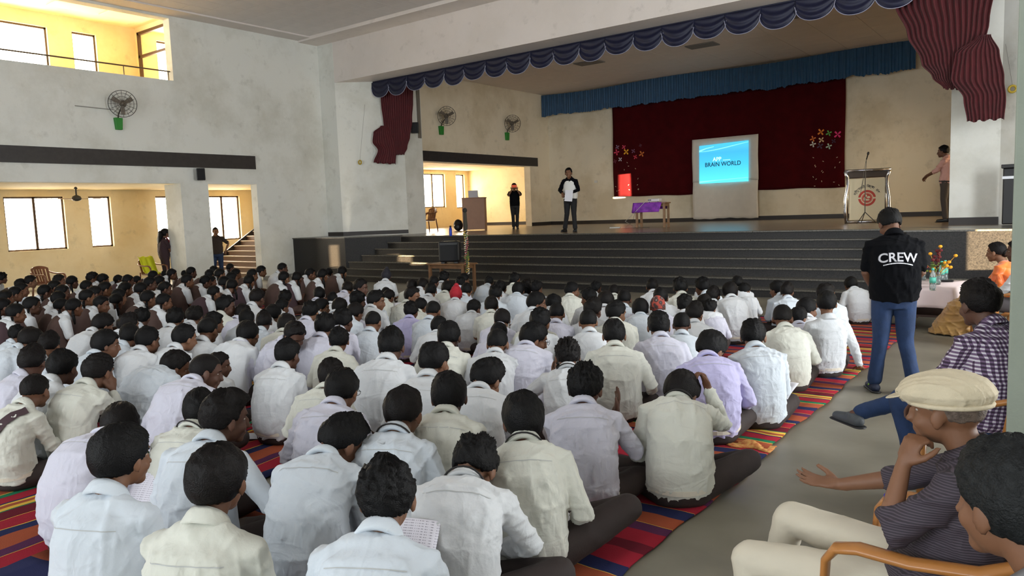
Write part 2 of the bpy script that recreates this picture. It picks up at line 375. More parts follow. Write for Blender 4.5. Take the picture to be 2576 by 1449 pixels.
wall_y('wall_wing_right_end', 26.9, 27.1, XWR+.2, 4.2, ZS, 6.7, [], M_CREAM, 'cream end wall of the right wing')
# foreground pillar right
pp = onY(2528, 760, 4.4)
struct(bevel(MB().box(pp.x+.02, pp.x+.62, 4.4, 5.0, 0, ZC).build('trim_15', wall_mat('pillar_green', (150, 158, 146), (140, 148, 136))), .01), 'pale green square pillar at the right edge')
# made-up frames around the fill lamps, on solid walls behind and at right
b = MB()
for k in range(10): b.box(-15.05+2*k, -14.95+2*k, -7.78, -7.64, 1.3, 5.5)
for z in (1.3, 3.4, 5.45): b.box(-15.05, 3.05, -7.78, -7.64, z, z+.08)
struct(b.build('window_hall_back', M_FRAME), 'large framed windows in the wall behind the audience')
b = MB()
for k in range(7): b.box(5.88, 5.99, 2.65+1.833*k, 2.75+1.833*k, 3.6, 6.2)
for z in (3.55, 4.9, 6.15): b.box(5.88, 5.99, 2.65, 13.75, z, z+.08)
struct(b.build('window_hall_right', M_FRAME), 'high framed windows in the right wall of the hall')
# ================================================================== PEOPLE BUILDER
def ss(a, b, x):
    t = np.clip((np.asarray(x, float)-a)/(b-a), 0, 1); return t*t*(3-2*t)
def rotx(a): c, s = math.cos(a), math.sin(a); return np.array([[1, 0, 0], [0, c, -s], [0, s, c]])
def roty(a): c, s = math.cos(a), math.sin(a); return np.array([[c, 0, s], [0, 1, 0], [-s, 0, c]])
def rotz(a): c, s = math.cos(a), math.sin(a); return np.array([[c, -s, 0], [s, c, 0], [0, 0, 1]])
D2 = math.radians
class Spine:
    """pelvis -> neck root arc; lean = forward bend (deg), side = bend to the right, twist = shoulders turned left; slouch rounds the back"""
    def __init__(s, pz=0.0, lean=10, side=0, twist=0, slouch=25, tilt0=-8, L=.47):
        n = 20; s.n = n; s.P = []; s.Rm = []
        p = np.array([0, 0, .08+pz]); a = D2(tilt0); 
        for i in range(n+1):
            t = i/n
            ang = a - D2(slouch)*.0 + D2(lean+slouch)*ss(.1, 1, t)
            Rm = rotz(D2(twist)*t)@roty(D2(side)*ss(0, .9, t))@rotx(-ang)
            s.P.append(p.copy()); s.Rm.append(Rm); p = p+Rm@np.array([0, 0, L/n])
    def at(s, t, off=(0, 0, 0)):
        x = min(max(t, 0), 1)*s.n; i = min(int(x), s.n-1); f = x-i
        p = s.P[i]*(1-f)+s.P[i+1]*f; Rm = s.Rm[min(i+(f > .5), s.n)]
        return p+Rm@np.array(off, float)
    def rot(s, t): return s.Rm[int(round(min(max(t, 0), 1)*s.n))]
def loft(rings, n=28, e=2.3):
    """rings: (center, a, b, Rm)"""
    V = []; Fs = []
    for c, a, b, Rm in rings:
        for k in range(n):
            t = 2*PI*k/n; ct, st_ = math.cos(t), math.sin(t)
            x = a*math.copysign(abs(ct)**(2/e), ct); y = b*math.copysign(abs(st_)**(2/e), st_)
            V.append(np.array(c)+Rm@np.array([x, y, 0]))
    m = len(rings)
    Fs = [(i*n+k, i*n+(k+1) % n, (i+1)*n+(k+1) % n, (i+1)*n+k) for i in range(m-1) for k in range(n)]
    Fs += [tuple(range(n-1, -1, -1)), tuple((m-1)*n+k for k in range(n))]
    return V, Fs
def ik(a, b, l1, l2, pole):
    a, b, pole = map(lambda q: np.array(q, float), (a, b, pole)); d = b-a; L = np.linalg.norm(d)
    if L > (l1+l2)*.995: b = a+d/L*(l1+l2)*.995; d = b-a; L = np.linalg.norm(d)
    x = (l1*l1-l2*l2+L*L)/(2*L); h = math.sqrt(max(l1*l1-x*x, 0)); u = d/L
    p = pole-u*(pole@u); p /= np.linalg.norm(p)+1e-9
    return a+u*x+p*h, b
def fuse(name, parts, voxel, smooth=2, dec=None):
    """union of closed shells into one continuous surface"""
    b = MB()
    for V, Fs in parts: b.add(V, Fs)
    me = bpy.data.meshes.new('tmp'); me.from_pydata(b.V, [], b.F)
    o = bpy.data.objects.new('tmp', me); COL.objects.link(o)
    md = o.modifiers.new('r', 'REMESH'); md.mode = 'VOXEL'; md.voxel_size = voxel; md.adaptivity = 0
    if smooth: m2 = o.modifiers.new('s', 'SMOOTH'); m2.iterations = smooth; m2.factor = .6
    if dec: m3 = o.modifiers.new('d', 'DECIMATE'); m3.ratio = dec
    dg = bpy.context.evaluated_depsgraph_get(); r = bpy.data.meshes.new_from_object(o.evaluated_get(dg)); r.name = name
    bpy.data.objects.remove(o); bpy.data.meshes.remove(me)
    return r
def co_get(me):
    a = np.empty(len(me.vertices)*3, np.float32); me.vertices.foreach_get('co', a); return a.reshape(-1, 3).astype(float)
def no_get(me):
    a = np.empty(len(me.vertices)*3, np.float32); me.vertices.foreach_get('normal', a); return a.reshape(-1, 3).astype(float)
def co_set(me, a): me.vertices.foreach_set('co', a.astype(np.float32).ravel()); me.update()
def folds(me, amp, seed, zref=0.0, fz=30):
    rs = np.random.RandomState(seed); P = co_get(me); N = no_get(me); f = np.zeros(len(P))
    for k in range(7):
        d = rs.normal(size=3)*np.array([.7, .5, 1.0]); d /= np.linalg.norm(d); fr = fz*(0.6+rs.rand()*1.2)
        wv = rs.normal(size=3)*6; ph = rs.rand()*6.3
        g = np.sin(P@d*fr+1.3*np.sin(P@wv+ph)+ph); g = np.exp(-(g/.32)**2)
        mk = ss(.0, .8, np.sin(P@(rs.normal(size=3)*8)+rs.rand()*6))
        f += g*mk*(1.3 if k < 3 else .8)
    f -= f.mean(); co_set(me, P+N*(f*amp)[:, None])
def link_part(name, me, m, parent, smooth=True, mats=None):
    me.materials.clear()
    for x in (mats or [m]): me.materials.append(x)
    if smooth: me.polygons.foreach_set('use_smooth', [True]*len(me.polygons))
    o = bpy.data.objects.new(name, me); COL.objects.link(o); o.parent = parent
    return o
def head_parts(hc, Rh, nb):
    """closed shells of a head with face and ears; nb = neck root point"""
    q = lambda c: hc+Rh@np.array(c, float); out = []
    E = lambda c, r, rr=None: out.append(ellipsoid(q(c), r, Rh if rr is None else Rh@rr, 18, 12))
    E((0, -.012, .022), (.072, .092, .086)); E((0, .020, -.030), (.058, .060, .072)); E((0, .056, -.086), (.027, .024, .021))
    E((.030, .050, -.036), (.026, .026, .026)); E((-.030, .050, -.036), (.026, .026, .026))
    E((0, .085, -.016), (.010, .015, .024), rotx(.30)); E((0, .096, -.036), (.015, .013, .010))
    E((0, .066, .022), (.046, .018, .014)); E((0, .078, -.058), (.022, .012, .0065)); E((0, .076, -.068), (.019, .012, .0065))
    for s_ in (-1, 1):
        E((s_*.077, -.006, -.012), (.008, .019, .031), rotz(s_*-.35)@rotx(.15)); E((s_*.076, -.002, -.034), (.007, .010, .012))
    out.append(tube([nb, q((0, -.022, -.045))], [.048, .052], 16, cap='round'))
    return out
def hand_parts(wr, d, n, side, curl=25, spread=6, s=1.0, fr=.0088):
    """palm, four fingers, thumb. d = pointing direction, n = back-of-hand normal, side=+1 right hand"""
    d = np.array(d, float); d /= np.linalg.norm(d); n = np.array(n, float); n = n-d*(n@d); n /= np.linalg.norm(n)
    x = np.cross(d, n)*side   # towards thumb for right hand with the back up
    x = -x
    Rm = np.array([x, d, n]).T; out = []
    out.append(ellipsoid(wr+d*.045*s, (.037*s, .05*s, .015*s), Rm, 14, 10)); out.append(tube([wr-d*.02, wr+d*.03*s], [.022*s, .024*s], 10, cap='round'))
    for k in range(4):
        L = (.066, .078, .074, .056)[k]*s; a = D2(spread*(1.5-k)); off = (1.5-k)*.0195*s
        b0 = wr+d*.080*s+x*off; dd = d*math.cos(a)+x*math.sin(a); P = [b0-dd*.03*s, b0]; c = 0; p = b0
        for j, f in enumerate((.42, .32, .26)):
            c += D2(curl*(1, 1.1, .9)[j]); v = dd*math.cos(c)-n*math.sin(c); p = p+v*L*f; P.append(p)
        out.append(tube(P, [fr*s*1.05, fr*s*1.05, fr*s, fr*s*.92, fr*s*.8], 8, cap='round'))
    t0 = wr+d*.022*s+x*.026*s; t1 = t0+(x*.75+d*.65-n*.25)*.030*s; t2 = t1+(x*.45+d*.85-n*.35)*.032*s; t3 = t2+(x*.15+d*.9-n*.4)*.024*s
    out.append(tube([t0, t1, t2, t3], [.014*s, .012*s, .0105*s, .0085*s], 8, cap='round'))
    return out
def hair_mesh(style='short', seed=0, hi=False):
    """shell over the skull in head space; returns V,F"""
    rs = np.random.RandomState(seed); nu, nv = (84, 54) if hi else (44, 30)
    V = []; Fs = []
    u = np.arange(nu)*2*PI/nu; v = (np.arange(nv)+.5)/nv*PI
    uu, vv = np.meshgrid(u, v); d = np.stack([np.sin(vv)*np.sin(uu), np.sin(vv)*np.cos(uu), np.cos(vv)], -1).reshape(-1, 3)
    R0 = {'short': (.082, .102, .098), 'crop': (.077, .097, .092), 'shaved': (.0745, .0945, .0885), 'quiff': (.083, .104, .100), 'curly': (.084, .104, .101), 'messy': (.085, .105, .100),
          'bowl': (.086, .105, .098), 'long': (.088, .108, .100), 'girl': (.080, .100, .095), 'bald': (.0735, .0935, .088)}[style]
    f1 = np.zeros(len(d)); f2 = np.zeros(len(d))
    for k in range(7):
        w_ = rs.normal(size=3)*(5 if k < 3 else 13); f1 += np.sin(d@w_+rs.rand()*6)/(1 if k < 3 else 2)
    az = np.arctan2(d[:, 0], d[:, 1])
    for k in range(4):
        f2 += np.sin(az*(26+rs.randint(40))+d[:, 2]*(4+6*rs.rand())+rs.rand()*6+1.5*f1)
    if style == 'curly':
        f2 = 0
        for k in range(6): w_ = rs.normal(size=3)*26; f2 = f2+np.sin(d@w_+rs.rand()*6)
    a1 = {'short': .0014, 'crop': .0006, 'shaved': 0, 'quiff': .0018, 'curly': .0022, 'messy': .0028, 'bowl': .0010, 'long': .0012, 'girl': .0006, 'bald': 0}[style]
    a2 = {'short': .0009, 'crop': .0005, 'shaved': 0, 'quiff': .0012, 'curly': .0022, 'messy': .0020, 'bowl': .0007, 'long': .0009, 'girl': .0005, 'bald': 0}[style]
    top = ss(-.2, .6, d[:, 2])
    r = 1+(f1*a1*(.4+top)+f2*a2*(.4+top))/.09
    if style == 'quiff': r += .13*ss(.3, .9, d[:, 1]*.6+d[:, 2]*.75)*ss(-.3, .2, d[:, 1])*ss(.05, .45, d[:, 2])
    if style == 'messy': r += .05*top*(.5+.5*np.sin(az*5+f1))
    if style in ('long', 'bowl'): r += .06*ss(.1, -.6, d[:, 2])*ss(.1, -.5, d[:, 1])
    low = {'short': -.66, 'crop': -.50, 'shaved': -.5, 'quiff': -.62, 'curly': -.64, 'messy': -.68, 'bowl': -.74, 'long': -.93, 'girl': -.62, 'bald': -.55}[style]
    lim = low+ss(-.35, .28, d[:, 1])*(-.22-low)+ss(.28, .72, d[:, 1])*.70
    if style in ('bowl', 'long'): lim = low+ss(-.1, .45, d[:, 1])*(-.2-low)+ss(.45, .8, d[:, 1])*.55
    if style == 'bald': lim = np.where(d[:, 2] > .30, 9, lim)
    lim = lim+.03*np.sin(az*9+f1)
    m = ss(-.03, .07, d[:, 2]-lim)
    sk = np.array([.068, .088, .082]); P = d*(sk*(1-m)[:, None]*.97+np.array(R0)*(m*r)[:, None])+np.array([0, -.012, .022])
    # ears stay free
    V = [tuple(p) for p in P]
    Fs = [(j*nu+i, j*nu+(i+1) % nu, (j+1)*nu+(i+1) % nu, (j+1)*nu+i) for j in range(nv-1) for i in range(nu)]
    Fs += [tuple(range(nu-1, -1, -1)), tuple((nv-1)*nu+i for i in range(nu))]
    return V, [f[::-1] for f in Fs]
M_SKIN = [mat('skin_a', (104, 68, 47), .62, .12, 12), mat('skin_b', (86, 55, 40), .62, .12, 12), mat('skin_c', (118, 80, 56), .6, .1, 12)]
M_SKINF = mat('skin_far', (128, 84, 58), .5, .1, 12)
def hairm(name, c): return mat(name, c, .5, .5, 60, spec=.18, bump=.45, bscale=200)
M_HAIR = hairm('hair_black', (7, 6, 7)); M_HAIRB = hairm('hair_brown_black', (15, 10, 9)); M_HAIRG = hairm('hair_greying', (46, 48, 48))
M_SHIRT = {k: mat('shirt_'+k, c, .78, .05, 6, bump=.12, bscale=160, sheen=.15) for k, c in
           dict(white=(200, 203, 206), cream=(200, 201, 191), blue=(194, 202, 210), lavender=(176, 172, 208), palelav=(194, 194, 208)).items()}
def add_creases(m, strength=.20, scale=4.0):
    nt = m.node_tree; b = nt.nodes['Principled BSDF']; tc = nt.nodes.new('ShaderNodeTexCoord'); hs_ = []
    oi = nt.nodes.new('ShaderNodeObjectInfo'); ad0 = nt.nodes.new('ShaderNodeVectorMath'); ad0.operation = 'ADD'; sc0 = nt.nodes.new('ShaderNodeMath'); sc0.operation = 'MULTIPLY'; sc0.inputs[1].default_value = 37
    nt.links.new(oi.outputs['Random'], sc0.inputs[0]); nt.links.new(tc.outputs['Object'], ad0.inputs[0]); nt.links.new(sc0.outputs[0], ad0.inputs[1])
    for k, (sc, st, dist) in enumerate(((scale, (1, 1, 1.5), 1.2), (scale*2.1, (1.3, 1, .8), .9))):
        mp_ = nt.nodes.new('ShaderNodeMapping'); mp_.inputs['Scale'].default_value = st; mp_.inputs['Rotation'].default_value = (.3, .5+k, .2); nt.links.new(ad0.outputs[0], mp_.inputs[0])
        n = nt.nodes.new('ShaderNodeTexNoise'); n.inputs['Scale'].default_value = sc; n.inputs['Detail'].default_value = 2.5; n.inputs['Distortion'].default_value = dist; nt.links.new(mp_.outputs[0], n.inputs['Vector'])
        s1 = nt.nodes.new('ShaderNodeMath'); s1.operation = 'SUBTRACT'; s1.inputs[1].default_value = .5; nt.links.new(n.outputs[0], s1.inputs[0])
        s2 = nt.nodes.new('ShaderNodeMath'); s2.operation = 'ABSOLUTE'; nt.links.new(s1.outputs[0], s2.inputs[0])
        s3 = nt.nodes.new('ShaderNodeMapRange'); s3.interpolation_type = 'SMOOTHSTEP'; s3.inputs[1].default_value = 0; s3.inputs[2].default_value = .11; s3.inputs[3].default_value = 1 if k == 0 else .5; s3.inputs[4].default_value = 0; nt.links.new(s2.outputs[0], s3.inputs[0]); hs_.append(s3)
    ad = nt.nodes.new('ShaderNodeMath'); ad.operation = 'ADD'; nt.links.new(hs_[0].outputs[0], ad.inputs[0]); nt.links.new(hs_[1].outputs[0], ad.inputs[1])
    bp = nt.nodes.new('ShaderNodeBump'); bp.inputs['Strength'].default_value = strength; bp.inputs['Distance'].default_value = .012; nt.links.new(ad.outputs[0], bp.inputs['Height'])
    old_ = b.inputs['Normal'].links[0].from_node if b.inputs['Normal'].links else None
    if old_: nt.links.new(old_.outputs[0], bp.inputs['Normal'])
    nt.links.new(bp.outputs[0], b.inputs['Normal'])
for m_ in M_SHIRT.values(): add_creases(m_)
M_TROU = mat('trousers_brown', (40, 28, 25), .8, .2, 20, bump=.1, bscale=150)
M_TROUD = mat('trousers_dark', (30, 23, 23), .8, .2, 20, bump=.1, bscale=150)
M_SEAM = mat('seam_grey', (172, 174, 173), .9)
M_PINA = mat('pinafore_brown', (70, 50, 44), .85, .15, 12, bump=.1, bscale=120); M_PINAP = mat('pinafore_plum', (62, 42, 48), .85, .15, 12)
M_WB = mat('belt_cream', (205, 198, 182), .7); M_BB = mat('belt_dark', (30, 24, 22), .6); M_CORD = mat('cord_black', (22, 18, 18), .7)
M_EYEW = mat('eye_white', (170, 164, 154), .3); M_EYED = mat('eye_dark', (18, 12, 10), .2)

HEADS = 1.06
def person(label, pose=None, shirt='white', trouser=None, skin=None, hair='short', hairmat=None, hi=False, sleeve='long', girl=False,
           belt=None, cord=False, glasses=False, headgear=None, eyes=True, seed=0, voxel=None, name='person', cat='person', group=None, extra=None, shirtmat=None, collar=True, vest=None, hem=0.03, barefoot=True, collarmat=None, build=1.0, sash=False):
    """one figure in its own space: seat/feet on z=0, facing +Y. Returns the root empty."""
    p = dict(kind='cross', pz=0, lean=8, side=0, twist=0, slouch=36, tilt0=-8, hy=0, hp=0, hr=0, la=None, ra=None, lk=None, rk=None, lf=None, rf=None,
             lh=None, rh=None, lpole=None, rpole=None, lcurl=28, rcurl=28, hs=HEADS)
    p.update(pose or {}); sk = skin or M_SKIN[seed % 3]; trouser = trouser or M_TROU; sm = shirtmat or M_SHIRT[shirt]
    kind = p['kind']; pz = p['pz']
    root = thing(name, label, cat, group=group)
    sp = Spine(pz, p['lean'], p['side'], p['twist'], p['slouch'], p['tilt0'])
    vx = voxel or (.0068 if hi else .0105)
    # ---- head
    Rn = sp.rot(1); neck = sp.at(1, (0, .005, .0)); unb = p['lean']+p['slouch']+p['tilt0']
    Rh = rotz(D2(p['twist']))@rotz(D2(p['hy']))@roty(D2(p['side']*.3+p['hr']))@rotx(-D2(unb*.25+p['hp']))
    nd = Rn@np.array([0, .25, 1.]); nd /= np.linalg.norm(nd)
    hc = neck+nd*.085+Rh@np.array([0, .03, .058]); hs = p['hs']; Rhs = Rh*hs
    parts = head_parts(hc, Rhs, sp.at(.97, (0, .0, 0)))
    # ---- arms
    l1, l2 = .235, .215; B = build
    sh = {}; wr = {}
    for sd, k in ((-1, 'l'), (1, 'r')):
        s0 = sp.at(.90, (sd*.148*B, .006, -.010)); sh[sd] = s0
        tgt = p[k+'a']
        if tgt is None: tgt = (sd*.22, .25, .22+pz) if kind in ('cross',) else (sd*.20, .06, .02+pz)
        tgt = np.array(tgt, float)
        pole = p[k+'pole'] or (sd*.45, -.45, -.8)
        el, w_ = ik(s0, tgt, l1, l2, pole); wr[sd] = (s0, el, w_)
    ins = .020 if sleeve == 'long' else .034
    sk_parts = list(parts)
    sk_parts.append(tube([sp.at(0, (0, 0, .03)), sp.at(.4), sp.at(.8), sp.at(.94)], [.07, .07, .06, .04], 12, cap='round'))
    for sd, k in ((-1, 'l'), (1, 'r')):
        s0, el, w_ = wr[sd]; d = w_-el; d /= np.linalg.norm(d)
        sk_parts.append(tube([sp.at(.86), s0, el, el+(w_-el)*.3, w_], [.03, .03, .036 if sleeve != 'long' else .024, .032 if sleeve != 'long' else .022, .022], 12, cap='round'))
        hd = p[k+'h']; 
        if hd is None: hd = (d*.8+np.array([0, .1, -.35]), (0, .2, 1))
        sk_parts += hand_parts(w_, hd[0], hd[1], sd, curl=p[k+'curl'], s=.92 if not hi else .95, fr=.0088 if hi else .0105)
    # ---- legs
    hip = {sd: np.array([sd*.082, .0, .085+pz]) for sd in (-1, 1)}; legs = {}
    for sd, k in ((-1, 'l'), (1, 'r')):
        if kind == 'cross':
            kn = np.array(p[k+'k'] or (sd*.285, .22, .125+pz)); an = np.array(p[k+'f'] or (-sd*.05, .28+.05*sd, .05+pz)); toe = an+np.array([-sd*.11, .05, -.02])
        elif kind == 'stand':
            kn = np.array(p[k+'k'] or (sd*.09, .02, .44)); an = np.array(p[k+'f'] or (sd*.10, -.02, .07)); toe = an+np.array([sd*.02, .13, -.04])
        elif kind == 'chair':
            kn = np.array(p[k+'k'] or (sd*.13, .36, .10+pz)); an = np.array(p[k+'f'] or (sd*.13, .36, .07)); toe = an+np.array([0, .12, -.03])
        legs[sd] = (hip[sd], kn, an, toe)
        sk_parts.append(tube([sp.at(0, (0, 0, .02)), hip[sd], kn, an], [.05, .045, .03, .026], 10, cap='round'))
        td = (toe-an)/np.linalg.norm(toe-an)
        if barefoot:
            sk_parts.append(tube([an-td*.03, an+td*.05, toe+td*.02], [.03, .028, .024], 10, flat=.8, cap='round'))
            for j in range(5):
                side_ = np.cross(td, [0, 0, 1]); side_ /= np.linalg.norm(side_)+1e-9
                bpt = toe+td*.025+side_*(j-2)*.012; sk_parts.append(tube([bpt, bpt+td*.022], [.0075, .006], 6, cap='round'))
    body = fuse('body', sk_parts, vx, 2, .27 if hi else .26)
    bo = link_part('body', body, sk, root)
    # ---- shirt
    a_ = [(-.02+hem*0-(.05 if kind == 'stand' else 0), .158, .120), (.10, .172, .132), (.28, .168, .128), (.50, .166, .122), (.70, .168, .114), (.84, .156, .098), (.92, .120, .080), (.98, .088, .072), (1.02, .066, .062)]
    rings = []
    if girl: a_ = [(t, a*.90, b_*.88) for t, a, b_ in a_]
    for t, a, b_ in a_:
        c = sp.at(t, (0, (-.012 if .2 < t < .9 else 0), 0)) if t >= 0 else sp.at(0, (0, 0, t*.47))
        rings.append((c, a*B, b_*B, sp.rot(t)))
    sp_parts = [loft(rings)]
    sp_parts.append(tube([sp.at(.86, (-.135*B, 0, -.004)), sp.at(.93, (-.065, -.006, 0)), sp.at(.945, (0, -.004, 0)), sp.at(.93, (.065, -.006, 0)), sp.at(.86, (.135*B, 0, -.004))], [.055, .060, .060, .060, .055], 16, cap='round'))
    for sd in (-1, 1):
        s0, el, w_ = wr[sd]; mid = s0*.5+el*.5
        if sleeve == 'long':
            d = (w_-el)/np.linalg.norm(w_-el)
            sp_parts.append(tube([s0+(sp.at(.88)-s0)*.25, s0, mid, el, el*.5+w_*.5, w_-d*.02], [.062, .060, .050, .046, .041, .034], 18, cap='round'))
        elif sleeve == 'rolled':
            sp_parts.append(tube([s0+(sp.at(.88)-s0)*.25, s0, mid, el, el+(w_-el)*.22], [.062, .060, .050, .046, .047], 18, cap='round'))
        elif sleeve == 'short':
            sp_parts.append(tube([s0+(sp.at(.88)-s0)*.25, s0, mid, s0+(el-s0)*.78], [.062, .060, .056, .054], 18, cap='round'))
        elif sleeve == 'sleeveless': pass
    me = fuse('shirt', sp_parts, .0088 if hi else .0115, 3, .56 if hi else .48)
    folds(me, .0010 if girl else .0060 if hi else .0055, seed*3+5, fz=34)
    so_ = link_part('shirt', me, sm, root)
    if collar:
        Rc = sp.rot(1)@rotx(D2(-8)); c0 = sp.at(1.0, (0, .004, .012)); V = []; Fs = []; n = 26
        prof = [(.060, -.02), (.055, .026), (.060, .034), (.070, .020), (.084, -.014), (.080, -.022)]
        for (r_, z_) in prof:
            for k in range(n):
                a = 2*PI*k/n; fr_ = 1+.10*math.cos(a-PI/2)
                V.append(c0+Rc@np.array([r_*math.cos(a), r_*math.sin(a)*fr_, z_-.020*math.sin(a)]))
        m_ = len(prof); Fs = [(i*n+k, i*n+(k+1) % n, ((i+1) % m_)*n+(k+1) % n, ((i+1) % m_)*n+k) for i in range(m_) for k in range(n) if not 4 <= k <= 8]
        mesh_obj('collar', V, Fs, collarmat or sm, root, True)
        if cord:
            P = [c0+Rc@np.array([.086*math.cos(a), .090*math.sin(a), -.016-.022*math.sin(a)]) for a in np.linspace(0, 2*PI, 25)]
            b = MB().tube(P, .0042, 6); b.build('neck_cord', M_CORD, root, True)
    # ---- trousers / skirt
    tr = []
    if kind in ('cross', 'chair'):
        tr.append(loft([(sp.at(0, (0, 0, -.075)), .115, .095, np.eye(3)), (sp.at(0, (0, 0, -.05)), .150, .125, np.eye(3)), (sp.at(0), .160, .124, np.eye(3)), (sp.at(.07), .150, .108, sp.rot(.07)), (sp.at(.11), .13, .09, sp.rot(.1))]))
    else:
        tr.append(loft([(sp.at(0, (0, 0, -.10)), .135, .10, np.eye(3)), (sp.at(0, (0, 0, -.04)), .155, .115, np.eye(3)), (sp.at(.05), .145, .105, sp.rot(.07)), (sp.at(.14), .12, .09, sp.rot(.1))]))
    for sd in (-1, 1):
        h, kn, an, toe = legs[sd]; tr.append(tube([h, h*.5+kn*.5, kn], [.088, .078, .062], 16, cap='round'))
        tr.append(tube([kn, kn*.55+an*.45, an+(kn-an)*.08], [.062, .055, .046 if kind != 'stand' else .058], 14, cap='round'))
    if girl and kind == 'cross':
        tr.append(ellipsoid((0, .14, .085), (.30, .20, .075), None, 20, 10))
    me = fuse('trousers', tr, .0115 if hi else .0135, 3, .45)
    folds(me, .0020, seed*3+9, fz=30)
    lowz = co_get(me)[:, 2].min()
    tn = 'skirt' if girl else 'trousers'
    to = link_part(tn, me, trouser, root)
    if belt:
        P = []; rr = sp.rot(.08)
        for a in np.linspace(0, 2*PI, 33):
            P.append(sp.at(.085 if kind != 'stand' else .02)+rr@np.array([.172*B*math.cos(a), .134*B*math.sin(a), 0]))
        V = []; Fs = []
        for i, q in enumerate(P[:-1]):
            for z_ in (-.013, .013): V.append(q+rr@np.array([0, 0, z_]))
            o_ = (q-sp.at(.085)); o_ = o_/np.linalg.norm(o_)*-.006
            for z_ in (.013, -.013): V.append(q+o_+rr@np.array([0, 0, z_]))
        n = len(P)-1
        for i in range(n):
            for j in range(4): Fs.append((i*4+j, ((i+1) % n)*4+j, ((i+1) % n)*4+(j+1) % 4, i*4+(j+1) % 4))
        mesh_obj('belt', V, [f[::-1] for f in Fs], belt, root)
    # ---- pinafore with straps
    if girl:
        pr = [(-.02, .170, .130), (.10, .182, .142), (.28, .178, .138), (.50, .172, .131), (.66, .162, .124), (.78, .142, .114), (.86, .114, .104), (.93, .088, .088)]
        me = fuse('pinafore', [loft([(sp.at(t, (0, -.012, 0)), a, b_, sp.rot(t)) for t, a, b_ in pr], e=2.6)], .012, 2, .6)
        link_part('pinafore', me, M_PINAP if seed % 4 == 1 else M_PINA, root)
        # wide white peter-pan collar
        Rc = sp.rot(.97); c0 = sp.at(.985, (0, 0, .006)); V = []; Fs = []; n = 24
        prof = [(.056, .020), (.075, .014), (.100, -.018), (.112, -.040), (.104, -.044), (.06, .0)]
        for r_, z_ in prof:
            for k in range(n):
                a = 2*PI*k/n; V.append(c0+Rc@np.array([r_*math.cos(a)*1.02, r_*math.sin(a)*.80-.01, z_]))
        m_ = len(prof); Fs = [(i*n+k, i*n+(k+1) % n, ((i+1) % m_)*n+(k+1) % n, ((i+1) % m_)*n+k) for i in range(m_) for k in range(n)]
        mesh_obj('wide_collar', V, Fs, sm, root, True)
    if vest is not None:
        pr = [(-.03, .168, .128), (.10, .180, .140), (.28, .176, .136), (.50, .172, .130), (.70, .166, .122), (.84, .140, .108), (.92, .108, .088)]
        me = fuse('vest', [loft([(sp.at(t, (0, -.008, 0)) if t >= 0 else sp.at(0, (0, 0, t*.5)), a*B, b_*B, sp.rot(t)) for t, a, b_ in pr])], .010, 2, .6)
        link_part('vest', me, vest, root)
    # ---- hair and headgear
    Q = lambda V: [hc+Rhs@np.array(v) for v in V]
    hm = hairmat or (M_HAIR if seed % 3 else M_HAIRB)
    if hair:
        V, Fs = hair_mesh(hair, seed, hi); mesh_obj('hair', Q(V), Fs, hm, root, True)
    if girl or (extra and 'braids' in extra):
        for s_ in (-1, 1):
            pts = [(s_*.062, -.055, -.045), (s_*.078, -.06, -.085), (s_*.085, -.045, -.14), (s_*.085, -.035, -.19)]
            P = Q(pts); rr = [.016, .018, .017, .012]
            V, Fs = tube(P, rr, 10, cap='round'); mesh_obj('braid', V, Fs, hm, root, True)
            V, Fs = ellipsoid(P[1], (.022, .022, .009)); mesh_obj('ribbon', V, Fs, M_CORD, root, True)
    if headgear == 'patka_red' or headgear == 'patka_dark':
        m_ = mat('cloth_red', (166, 22, 40), .8, .15, 20) if headgear.endswith('red') else mat('cloth_navy', (26, 24, 34), .8, .15, 20)
        me = fuse('turban', [ellipsoid(Q([(0, -.016, .018)])[0], (.088*hs, .106*hs, .092*hs), Rh), ellipsoid(Q([(0, -.008, .075)])[0], (.068*hs, .08*hs, .062*hs), Rh), ellipsoid(Q([(0, .02, .135)])[0], (.034*hs, .036*hs, .036*hs), Rh)], .007, 3)
        P = co_get(me); N = no_get(me); L = (P-hc)@Rh; g = np.sin((L[:, 2]*1.0+np.abs(L[:, 0])*.9)*150); co_set(me, P+N*(g*.0014)[:, None])
        link_part('turban', me, m_, root)
    if headgear == 'patka_dark':
        for s_ in (-1, 1):
            V, Fs = tube(Q([(s_*.012, -.10, -.06), (s_*.02, -.105, -.12)]), [.009, .006], 8); mesh_obj('turban_tie', V, Fs, MATS['cloth_navy'], root, True)
    if headgear == 'bandana':
        me = fuse('bandana', [ellipsoid(Q([(0, -.014, .024)])[0], (.085, .105, .099), Rh)], .007, 1)
        link_part('bandana', me, bandana_mat(), root)
    if headgear == 'flatcap':
        Z = lambda c, r, a=0: ellipsoid(Q([c])[0], np.array(r)*hs, Rh@rotx(a))
        cm = mat('cap_linen', (196, 184, 158), .85, .08, 18, bump=.25, bscale=120)
        me = fuse('cap', [Z((0, -.012, .055), (.098, .118, .062)), Z((0, .02, .060), (.100, .105, .050), -.15)], .005, 3)
        folds(me, .0030, 44, fz=60); link_part('cap', me, cm, root)
        me = fuse('cap_brim', [Z((0, .105, .040), (.068, .055, .006), -.30)], .004, 1); link_part('cap_brim', me, cm, root)
        b = MB().tube(Q([(.088*math.cos(a), -.012+.105*math.sin(a), .024) for a in np.linspace(0, 2*PI, 30)]), .008, 8); b.build('cap_band', cm, root, True)
        V, Fs = ellipsoid(Q([(-.03, .112, .052)])[0], (.022, .006, .004), Rh@rotz(.3)); mesh_obj('cap_label', V, Fs, mat('cap_green', (96, 104, 70), .8), root)
